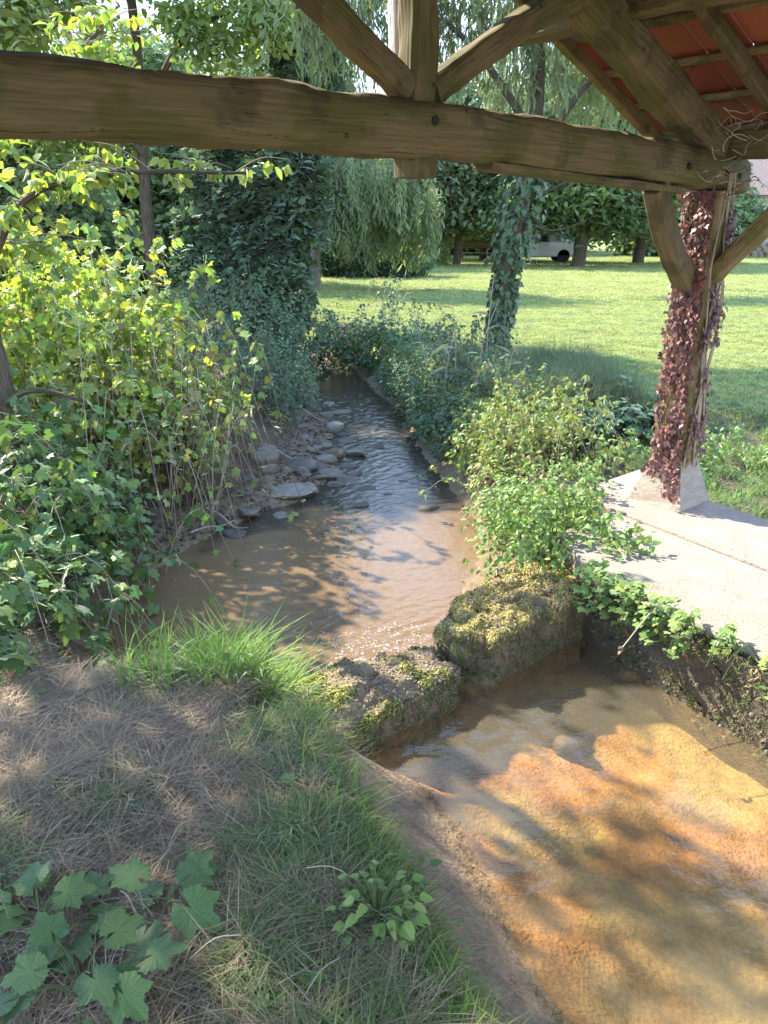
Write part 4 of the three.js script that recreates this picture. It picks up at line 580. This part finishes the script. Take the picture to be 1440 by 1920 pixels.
// ---------------------------------------------------------------- trees
const CL = {
  broad: clusterGeo(LEAF.oval, 26, 0.22, 0.085, 901), broadBig: clusterGeo(LEAF.oval, 30, 0.55, 0.2, 902), far: clusterGeo(LEAF.tiny, 34, 0.9, 0.3, 903),
  willow: clusterGeo(LEAF.slim, 40, 0.3, 0.1, 904, 0.7), willowFar: clusterGeo(LEAF.slim, 46, 0.8, 0.28, 905, 1.8), ivy: clusterGeo(LEAF.ivy, 24, 0.2, 0.09, 906), fir: clusterGeo(LEAF.slim, 60, 0.4, 0.22, 907), maple: clusterGeo(LEAF.oval, 16, 0.22, 0.085, 908),
};
function tree(name, label, base, { trunk, r, bark = M.bark, limbs = [], vols, n, cluster, mat, cols = 0.3, warm = 0.15, seed, sc = [0.7, 1.3], gap = -0.2, freq = 0.9, shell = 0.35, hang = false, group }) {
  const y = groundH(base[0], base[1]), g = thing(name, label, 'tree', [base[0], y, base[1]], group), q = rng(seed);
  const tr = part(g, 'trunk', rel(limb([[base[0], y - 0.1, base[1]], ...trunk], r, r * 0.45, { seg: 30, rad: 10, seed, rough: 0.14 }), g.position), bark);
  for (const l of limbs) part(g, 'limb', rel(limb(l.p, l.r, l.r * 0.35, { seg: 18, rad: 6, seed: seed + l.r * 100 }), g.position), bark);
  const pts = spread(n, vols, seed, { shell, gap, freq, floor: true }), e = new THREE.Euler(), qt = new THREE.Quaternion();
  const ms = pts.map(({ p }) => { const s = lerp(sc[0], sc[1], q()); e.set(hang ? (q() - 0.5) * 0.4 : (q() - 0.5) * 1.2, q() * 6.283, hang ? (q() - 0.5) * 0.4 : (q() - 0.5) * 1.2); return new THREE.Matrix4().compose(p.clone().sub(g.position), qt.setFromEuler(e), V3(s, s, s)); });
  const c = copies(g, 'crown', cluster, mat, ms, tints(ms.length, q, cols, warm)); return g;
}
const CM = { back: leafM(0.27, 0.36, 0.06, { transmission: 0.6 }), willow: leafM(0.22, 0.27, 0.10, { transmission: 0.55 }), green: leafM(0.155, 0.235, 0.065, { transmission: 0.52 }), dark: leafM(0.08, 0.14, 0.055, { transmission: 0.4 }), yellow: leafM(0.34, 0.42, 0.05, { transmission: 0.6 }), pale: leafM(0.20, 0.255, 0.09, { transmission: 0.55 }) };
// twigs with drooping leaves set along a limb
function twigs(g, path, n, len, per, seed, o, t0 = 0.15) {
  const cv = new THREE.CatmullRomCurve3(path.map((p) => V3(...p))), q = rng(seed), pts = [];
  for (let i = 0; i < n; i++) {
    const p = cv.getPoint(t0 + (1 - t0) * q()), a = q() * 6.283, L = len * (0.5 + 0.8 * q()), up = q() * 0.7 - 0.25, e = p.clone().add(V3(Math.cos(a) * L, up * L, Math.sin(a) * L * 0.7)), m = p.clone().lerp(e, 0.5).add(V3(0, 0.12 * L, 0));
    part(g, 'twig', rel(limb([p, m, e], 0.005, 0.0018, { seg: 8, rad: 4, seed: i }), g.position), M.twig); const c2 = new THREE.CatmullRomCurve3([p, m, e]);
    for (let k = 0; k < per; k++) { const w = q() * 6.283; pts.push({ p: c2.getPoint(0.25 + 0.75 * q()).add(V3((q() - 0.5) * 0.05, -0.02 - 0.03 * q(), (q() - 0.5) * 0.05)), o: V3(Math.cos(w), 0.2, Math.sin(w)).normalize(), d: 1 }); }
  }
  dress(g, pts, { up: 0.5, out: 0.3, rnd: 0.9, droop: 1.0, seed: seed + 1, ...o });
}
// young tree at the left frame edge: trunk, branches and hanging yellow-green sprays
{
  const L1 = [[-2.42, 1.25, -4.8], [-2.0, 1.78, -4.7], [-1.5, 1.90, -4.75], [-0.8, 1.92, -5.0]], L3 = [[-2.55, 1.9, -4.85], [-2.1, 2.35, -5.2], [-1.7, 2.85, -5.6]], L6 = [[-2.5, 1.5, -4.85], [-2.5, 1.5, -5.3], [-2.35, 1.5, -5.6]];
  const g = tree('maple_tree', 'brown trunked young tree at the left edge with hanging yellow-green leaves', [-2.33, -4.7], { trunk: [[-2.36, 0.4, -4.72], [-2.45, 1.2, -4.8], [-2.6, 2.2, -4.9], [-3.0, 3.6, -4.9]], r: 0.105, limbs: [
    { p: L1, r: 0.028 }, { p: [[-2.4, 0.55, -4.72], [-2.1, 0.7, -4.6], [-1.75, 0.62, -4.6]], r: 0.026 }, { p: L3, r: 0.03 }, { p: L6, r: 0.022 }, { p: [[-2.8, 2.8, -4.9], [-3.4, 3.3, -4.4], [-3.9, 3.6, -3.9]], r: 0.04 }, { p: [[-2.95, 3.3, -4.9], [-2.7, 3.7, -5.1], [-2.5, 4.1, -5.4]], r: 0.03 }],
    vols: [[-3.75, 3.3, -3.95, 0.95, 0.7, 0.85], [-3.75, 3.3, -3.95, 0.95, 0.7, 0.85], [-2.8, 3.5, -4.9, 0.5, 0.4, 0.45], [-3.25, 1.95, -5.9, 0.65, 0.5, 0.5]], n: 310, cluster: CL.maple, mat: CM.yellow, seed: 921, gap: 0.06, freq: 2.9, shell: 0.1 });  // crown masses, mostly out of view, placed to shade near bank, basin and pool
  twigs(g, L1, 34, 0.32, 15, 922, { leaf: LEAF.oval, mats: LM.yellow, size: [0.05, 0.085], nParts: 200 });
  twigs(g, L3, 26, 0.4, 16, 924, { leaf: LEAF.oval, mats: LM.yellow, size: [0.05, 0.085], nParts: 60 });
  twigs(g, L6, 26, 0.4, 14, 926, { leaf: LEAF.oval, mats: LM.yellow, size: [0.045, 0.08], nParts: 40 });
}
// big leaning tree smothered in ivy on the left bank
tree('ivy_clad_tree', 'big leaning tree smothered in dark ivy on the left bank', [-1.85, -12.2], { trunk: [[-1.7, 1.0, -12.2], [-1.35, 2.3, -12.2], [-1.1, 3.6, -12.3], [-1.2, 5.5, -12.4], [-1.6, 7.2, -12.6]], r: 0.3, limbs: [{ p: [[-1.1, 3.6, -12.3], [-2.0, 4.9, -12], [-3.2, 5.8, -11.7]], r: 0.12 }, { p: [[-1.15, 4.2, -12.4], [-0.7, 5.2, -12.4], [-0.5, 6, -12.4]], r: 0.1 }], vols: [[-1.8, 0.9, -12.1, 0.6, 0.95, 0.55], [-1.45, 2.1, -12.1, 0.5, 0.9, 0.5], [-1.1, 3.4, -12.2, 0.42, 0.9, 0.45], [-2.3, 1.7, -12.4, 0.75, 1.1, 0.6]], n: 2300, cluster: CL.ivy, mat: CM.dark, seed: 931, gap: -0.35, shell: 0.45, cols: 0.4 });
tree('broadleaf_tree', 'tall pale green tree rising behind the ivy-clad tree', [-3.4, -11.9], { trunk: [[-3.4, 2, -11.9], [-3.3, 4.2, -11.8], [-3.4, 6, -11.6]], r: 0.10, limbs: [{ p: [[-3.35, 3, -11.85], [-2.6, 4, -11.7], [-1.6, 4.4, -11.6]], r: 0.06 }, { p: [[-3.35, 2.6, -11.85], [-4.2, 3.4, -11.8], [-5, 3.8, -11.8]], r: 0.06 }], vols: [[-3.6, 5.5, -11.6, 1.9, 1.0, 0.8], [-2.0, 4.4, -11.7, 1.2, 0.75, 0.6], [-4.4, 3.5, -11.9, 1.3, 0.9, 0.7], [-0.6, 5.2, -11.8, 0.9, 0.7, 0.6], [-4.6, 4.5, -11.1, 1.2, 0.8, 0.7], [-4.3, 4.1, -10.0, 0.95, 0.7, 0.7]], n: 900, cluster: CL.broad, mat: CM.back, seed: 941, gap: 0.06, sc: [1, 1.6], freq: 0.9, shell: 0.15 });  // last two crown lobes added at the frame edge to shade the riffle
// ivy trunk on the lawn edge
{
  const b = [1.34, -9.35], tk = [[1.36, 0.5, -9.35], [1.46, 1.4, -9.35], [1.60, 2.2, -9.35], [1.65, 3.2, -9.4], [1.5, 4.6, -9.5]];
  const g = tree('ivy_trunk_tree', 'slender tree with its trunk wrapped in dark ivy by the lawn edge', b, { trunk: tk, r: 0.12, limbs: [{ p: [[1.6, 2.2, -9.35], [2.1, 3.0, -9.2], [2.9, 3.7, -9.1]], r: 0.05 }, { p: [[1.62, 2.6, -9.35], [1.0, 3.4, -9.5], [0.3, 4.0, -9.7]], r: 0.05 }, { p: [[1.55, 1.9, -9.3], [2.0, 2.1, -9.2], [2.6, 2.5, -9.1]], r: 0.018 }, { p: [[1.55, 1.7, -9.3], [1.9, 1.6, -9.1], [2.3, 1.75, -9.0]], r: 0.012 }], vols: [[1.6, 4.3, -9.5, 1.7, 0.7, 1.0], [2.6, 3.9, -9.2, 1.1, 0.6, 0.8], [0.4, 4.2, -9.8, 1.1, 0.6, 0.8], [-0.5, 4.3, -10.2, 0.7, 0.5, 0.6]], n: 430, cluster: CL.willow, mat: CM.willow, seed: 951, hang: true, gap: -0.05, freq: 1.3, sc: [0.8, 1.5] });
  const q = rng(952), pts = [], cv = new THREE.CatmullRomCurve3([V3(b[0], 0, b[1]), ...tk.map((p) => V3(...p))]);
  for (let i = 0; i < 2200; i++) { const t = q() * 0.72, p = cv.getPoint(t), a = q() * 6.283, r = 0.115 + 0.06 * q() + (t > 0.36 ? 0.2 * q() * q() : 0), o = V3(Math.cos(a), 0.1, Math.sin(a)); if (n3(Math.cos(a) * 1.5, t * 9, Math.sin(a) * 1.5) < -0.45) continue; pts.push({ p: p.addScaledVector(o, r), o, d: 1 }); }
  dress(g, pts, { leaf: LEAF.ivy, mats: LM.ivy, size: [0.045, 0.085], seed: 953, nParts: 280, up: 0.15, out: 1, rnd: 0.6, droop: 1.0, partName: 'ivy_leaf' });
}
// weeping crowns beyond the stream
tree('willow_tree', 'pale trunked weeping tree beyond the stream bend', [-1.9, -22], { trunk: [[-1.85, 1.4, -22], [-1.7, 3.5, -22], [-1.9, 6, -22]], r: 0.17, bark: M.barkGrey, limbs: [{ p: [[-1.7, 3.2, -22], [-0.8, 3.6, -21.6], [0.2, 3.3, -21.3]], r: 0.06 }], vols: [[-0.6, 3.0, -21, 1.5, 0.8, 1.4], [-2.4, 5.4, -22, 1.9, 1.4, 1.6], [0.5, 2.6, -21.5, 1.0, 0.7, 1.0]], n: 520, cluster: CL.willowFar, mat: CM.pale, seed: 961, hang: true, gap: -0.15, freq: 0.7, sc: [0.5, 0.95] });
tree('willow_tree', 'grey-green weeping tree behind the wash-house post', [8.2, -22], { trunk: [[8.2, 2, -22], [7.6, 4, -22], [6.8, 6.5, -22]], r: 0.17, limbs: [{ p: [[7.8, 3.4, -22], [5.6, 4.8, -21.5], [4.0, 5.3, -21]], r: 0.06 }], vols: [[5.6, 6.0, -21.5, 2.2, 0.9, 1.4], [3.6, 5.5, -21, 1.2, 0.7, 0.9], [7.6, 5.6, -21, 1.3, 0.8, 1.0]], n: 300, cluster: CL.willowFar, mat: CM.willow, seed: 971, hang: true, gap: 0.0, freq: 0.7, sc: [0.5, 0.9] });
tree('fir_shrub', 'dark drooping evergreen shrub at the edge of the lawn', [-0.6, -28], { trunk: [[-0.6, 1, -28], [-0.6, 2.2, -28]], r: 0.12, vols: [[-0.9, 0.9, -28, 1.5, 1.0, 1.0], [0.2, 0.7, -28, 1.2, 0.9, 0.9]], n: 560, cluster: CL.fir, mat: CM.dark, seed: 981, gap: -0.4, shell: 0.5 });
const BGROUP = 'trees along the far edge of the lawn';
[[1.5, -38, 'slim lawn tree with reddish trunk left of the bench', 0.16, CM.pale, 2.6, 1.9], [3.4, -38, 'straight trunked lawn tree right of the small bright shrub', 0.2, CM.pale, 3.2, 2.2], [5.2, -43, 'dark round tree behind the bench', 0.22, CM.green, 2.4, 2.2], [8.6, -36, 'low spreading oak with dark crown on the right of the lawn', 0.32, CM.green, 3.0, 3.8], [12.5, -40, 'wide dark green tree in front of the house', 0.3, CM.green, 3.0, 3.6]].forEach(([x, z, label, r, mat, h, w], i) =>
  tree('lawn_tree', label, [x, z], { trunk: [[x + 0.05, h * 0.4, z], [x - 0.1, h * 0.9, z], [x, h * 1.4, z]], r, limbs: [{ p: [[x, h * 0.45, z], [x + w * 0.4, h * 0.75, z], [x + w * 0.7, h * 0.8, z]], r: r * 0.4 }, { p: [[x, h * 0.5, z], [x - w * 0.4, h * 0.8, z], [x - w * 0.7, h * 0.85, z]], r: r * 0.4 }], vols: [[x, h * 1.25, z, w, h * 0.65, w * 0.8], [x - w * 0.5, h * 0.95, z, w * 0.6, h * 0.4, w * 0.5], [x + w * 0.5, h * 0.95, z, w * 0.6, h * 0.4, w * 0.5], [x, h * 2.0, z, w * 0.8, h * 0.5, w * 0.6]], n: 650, cluster: CL.far, mat, seed: 1001 + i * 3, gap: -0.25, freq: 0.5, group: BGROUP }));
// woodland behind
const farLabels = ['hazy green tree far left behind the thicket', 'dark tree behind the left thicket', 'tall tree behind the ivy-clad tree', 'rounded tree far behind the weeping tree', 'pale tree at the far end of the lawn', 'broad tree behind the lawn oak', 'tall tree left of the house', 'dense tree right of the house', 'tree behind the far evergreen shrub', 'low tree closing the lawn behind the bench'];
[[-9, -16, 4.2, 2.6, CM.back], [-6.2, -12.5, 3.2, 1.9, CM.green], [-7, -24, 6, 3.5, CM.green], [-4, -36, 6, 4, CM.green], [3, -56, 7, 4.5, CM.pale], [10, -58, 7, 5, CM.green], [18, -50, 5.5, 3.8, CM.green], [34, -56, 6, 5, CM.green], [-2.5, -50, 7, 5, CM.green], [7.2, -52, 4, 4, CM.dark]].forEach(([x, z, h, w, mat], i) =>
  tree('woodland_tree', farLabels[i], [x, z], { trunk: [[x, h * 0.4, z], [x, h * 0.9, z]], r: 0.22, vols: [[x, h * 0.55, z, w, h * 0.5, w * 0.7], [x - w * 0.5, h * 0.35, z, w * 0.6, h * 0.33, w * 0.5], [x + w * 0.5, h * 0.35, z, w * 0.6, h * 0.33, w * 0.5]], n: z > -20 ? 2200 : z > -30 ? 1100 : 750, cluster: z > -20 ? CL.broad : CL.far, mat, seed: 1051 + i * 3, gap: -0.45, freq: 0.4, shell: 0.5, sc: z > -20 ? [1.2, 1.9] : z > -30 ? [0.6, 1] : [0.8, 1.4], group: 'woodland beyond the meadow' }));

// ---------------------------------------------------------------- far things on the lawn
{ // house
  const hx = 27.4, hz = -54, y = groundH(hx, hz), g = thing('stone_house', 'pale house with brown tiled roof beyond the lawn at the right', 'house', [hx, y, hz]);
  const box = (w, h, d, x, yy, z) => new THREE.BoxGeometry(w, h, d).translate(x, yy, z);
  part(g, 'wall', box(10, 3.4, 7, 0, 1.7, 0), std({ color: rgb(0.62, 0.55, 0.44), map: rep(concT, 3, 3) }));
  const rs = new THREE.Shape([new THREE.Vector2(-4.1, 0), new THREE.Vector2(4.1, 0), new THREE.Vector2(0, 2.5)]); const rf = new THREE.ExtrudeGeometry(rs, { depth: 10.8, bevelEnabled: false }).rotateY(Math.PI / 2).translate(-5.4, 3.4, 0);
  const roof = part(g, 'roof', rf, std({ color: rgb(0.27, 0.19, 0.16), map: rep(grainT, 0.5, 0.5) })); part(roof, 'chimney', box(0.6, 1.1, 0.6, 1.5, 6.0, 0), M.plinth);
  for (const x of [-4.1, -1.2, 2.2]) { const w = part(g, 'window', box(1.3, 1.2, 0.1, x, 2.1, 3.52), std({ color: rgb(0.6, 0.6, 0.58) })); part(w, 'pane', box(1.1, 1.0, 0.04, x, 2.1, 3.58), std({ color: rgb(0.03, 0.035, 0.05), roughness: 0.1 })); part(w, 'shutter', box(0.55, 1.2, 0.06, x + 1.0, 2.1, 3.55), std({ color: rgb(0.5, 0.55, 0.6) })); }
}
{ // low dry-stone wall beside the house
  const g = thing('garden_wall', 'low pale rubble wall at the far right end of the lawn', 'wall', [21, groundH(21, -48), -48]); const q = rng(1101);
  for (let r = 0; r < 3; r++) for (let k = 0; k < 26; k++) { const m = part(g, 'stone', STONES[Math.floor(q() * 5)], M.stone[3]); m.position.set(-3 + k * 0.42 + (r % 2) * 0.2, 0.12 + r * 0.25, (q() - 0.5) * 0.1); m.scale.set(0.26, 0.28 / 0.6, 0.22); m.rotation.y = (q() - 0.5) * 0.4; }
}
{ // bench and table
  const g = thing('picnic_bench', 'small wooden bench in the shade at the far end of the lawn', 'bench', [4.6, groundH(4.6, -40), -40]); const b = (n, w, h, d, x, y, z) => part(g, n, new THREE.BoxGeometry(w, h, d).translate(x, y, z), M.wood);
  b('seat', 1.8, 0.06, 0.4, 0, 0.45, 0); b('backrest', 1.8, 0.25, 0.05, 0, 0.8, -0.2); for (const x of [-0.75, 0.75]) { b('leg', 0.07, 0.45, 0.07, x, 0.21, 0.15); b('leg', 0.07, 0.9, 0.07, x, 0.45, -0.2); }
}
{ // parked car
  const x = 7.6, z = -41, g = thing('parked_car', 'pale grey parked car under the trees at the far end of the lawn', 'car', [x, groundH(x, z), z]);
  const s = new THREE.Shape(); [[-1.9, 0.3], [-1.95, 0.75], [-1.2, 0.9], [-0.7, 1.38], [0.8, 1.42], [1.4, 0.95], [1.95, 0.85], [2.0, 0.35]].forEach(([a, b], i) => i ? s.lineTo(a, b) : s.moveTo(a, b));
  part(g, 'body', new THREE.ExtrudeGeometry(s, { depth: 1.5, bevelEnabled: true, bevelSize: 0.08, bevelThickness: 0.1, bevelSegments: 2 }).translate(0, 0, -0.75), new THREE.MeshPhysicalMaterial({ color: rgb(0.55, 0.56, 0.58), roughness: 0.35, clearcoat: 0.6 }));
  const ws = new THREE.Shape(); [[-0.95, 0.95], [-0.6, 1.3], [0.75, 1.33], [1.15, 0.97]].forEach(([a, b], i) => i ? ws.lineTo(a, b) : ws.moveTo(a, b)); part(g, 'side_window', new THREE.ExtrudeGeometry(ws, { depth: 0.02, bevelEnabled: false }).translate(0, 0, 0.85), std({ color: rgb(0.02, 0.025, 0.03), roughness: 0.1 }));
  for (const wx of [-1.25, 1.25]) for (const wz of [-0.75, 0.75]) part(g, 'wheel', new THREE.CylinderGeometry(0.31, 0.31, 0.2, 16).rotateX(Math.PI / 2).translate(wx, 0.31, wz), std({ color: rgb(0.02, 0.02, 0.02) }));
}
tree('lawn_shrub', 'small bright rounded shrub between the far lawn trees', [2.4, -37.5], { trunk: [[2.4, 0.3, -37.5], [2.4, 0.6, -37.5]], r: 0.05, vols: [[2.4, 0.6, -37.5, 0.7, 0.6, 0.6]], n: 90, cluster: CL.broad, mat: CM.back, seed: 1121, gap: -0.6, sc: [1, 1.6] });

// twigs and leaf litter washed up along the muddy shore
{
  const q = rng(1201), ms = [], cs = [], geo = mergeGeometries([limb([[0, 0, -0.5], [0.08, 0.03, 0], [-0.03, 0, 0.5]], 0.03, 0.015, { seg: 5, rad: 4 }).deleteAttribute('uv')]);
  for (let i = 0; i < 420; i++) { const z = -2.45 + 1.5 * q(), g = grassX(z), sx = shoreX(z), x = q() < 0.6 ? sx - 0.05 * q() + 0.015 : lerp(g, sx, q()), L = 0.012 + 0.05 * q() * q(); ms.push(new THREE.Matrix4().compose(V3(x, groundH(x, z) + 0.003, z), new THREE.Quaternion().setFromEuler(new THREE.Euler((q() - 0.5) * 0.3, q() * 6.3, 0)), V3(L, L, L))); const v = 0.25 + 0.9 * q(); cs.push(rgb(v, v, v)); }
  tag(copies(scene, 'twig_litter', geo, std({ color: rgb(0.10, 0.07, 0.045) }), ms, cs), 'dark twig litter washed up along the muddy shore of the basin', 'litter', null, 'stuff');
  for (const [i, [x, z, h, lean]] of [[0.62, -7.9, 0.9, 0.06], [0.75, -8.1, 1.0, -0.05], [0.95, -7.8, 0.85, 0.1], [1.1, -8.4, 1.05, 0.02], [0.5, -8.6, 0.95, -0.1], [1.2, -7.6, 0.7, 0.14]].entries()) { const y = groundH(x, z), g = thing('dry_stalk', ['tall pale grass stalk nearest the riffle on the right bank', 'tall pale stalk leaning left above the right bank shrub', 'tall pale stalk leaning right below the ivy trunk', 'tallest pale stalk in front of the ivy trunk', 'pale stalk farthest up the right bank of the riffle', 'short bent stalk at the lawn edge below the ivy trunk'][i], 'stalk', [x, y, z]); part(g, 'stem', limb([[0, -0.03, 0], [lean * 0.3, h * 0.5, 0.02], [lean * 1.6, h, 0.05]], 0.006, 0.003, { seg: 10, rad: 5 }), M.twigPale); for (let k = 0; k < 5; k++) { const m = part(g, 'blade', LEAF.slim, LM.olive[k % 4]); leafMatrix(V3(lean * 0.8 * k / 5, h * (0.25 + 0.13 * k), 0.02), V3(q() - 0.5, 0.6, q() - 0.5), V3(q() - 0.5, 0.5, q() - 0.5), 0.14 + 0.1 * q()).decompose(m.position, m.quaternion, m.scale); } }
}

// sticks caught on the gravel bar, and dead roots on the cut right bank
{
  const q = rng(1301), where = ['lying from the cane tangle to the water', 'across the rounded grey bank stone', 'beside the grey wedge stone', 'at the upstream end of the gravel bar', 'over the stones at the pool end', 'half in the shallows by the broad slab', 'propped against the left bank above the riffle', 'among the pebbles in mid bar'];
  [[-1.25, -5.45, 0.5, 0.7], [-0.75, -8.1, 0.45, 2.4], [-1.0, -6.9, 0.4, 0.3], [-0.95, -9.3, 0.5, 2.7], [-1.3, -5.25, 0.35, 5.6], [-0.75, -6.5, 0.3, 0.9], [-0.85, -8.8, 0.55, 1.0], [-0.8, -7.4, 0.35, 2.0]].forEach(([x, z, L, a], i) => {
    const ps = [0, 0.35, 0.7, 1].map((t) => { const px = x + Math.cos(a) * L * (t - 0.3), pz = z + Math.sin(a) * L * (t - 0.3); return V3(px + (q() - 0.5) * 0.03, Math.max(groundH(px, pz), STREAM_Y) + 0.03 + 0.05 * q(), pz); });
    const g = thing('stick', `thin bare stick ${where[i]}`, 'stick', ps[0].toArray()); part(g, 'stem', rel(limb(ps, 0.009, 0.004, { seg: 12, rad: 5, seed: i }), ps[0]), i % 2 ? M.twig : M.twigPale); part(g, 'side_twig', rel(limb([ps[1], ps[1].clone().add(V3((q() - 0.5) * 0.15, 0.06, (q() - 0.5) * 0.15)), ps[1].clone().add(V3((q() - 0.5) * 0.3, 0.09, (q() - 0.5) * 0.3))], 0.004, 0.0015, { seg: 6, rad: 4 }), ps[0]), M.twig);
  });
  const g = thing('root_tangle', 'brown dead root tangle hanging on the cut bank under the olive bramble', 'roots', [0.85, -0.3, -5.7]);
  for (let i = 0; i < 70; i++) { const x = 0.74 + 0.25 * q(), z = -5.95 + 0.6 * q(), y = -0.12 - 0.12 * q(), e = V3(x - 0.06 - 0.12 * q(), -0.42 - 0.07 * q(), z + (q() - 0.5) * 0.25); part(g, 'root', rel(limb([[x, y, z], [x - 0.08 * q(), y - 0.08, z + (q() - 0.5) * 0.12], e], 0.0045, 0.0018, { seg: 7, rad: 4, seed: i }), g.position), [M.twigRed, M.twig, M.twigPale][i % 3]); }
}

// every camera-facing mesh is in; draw
renderer.render(scene, camera);
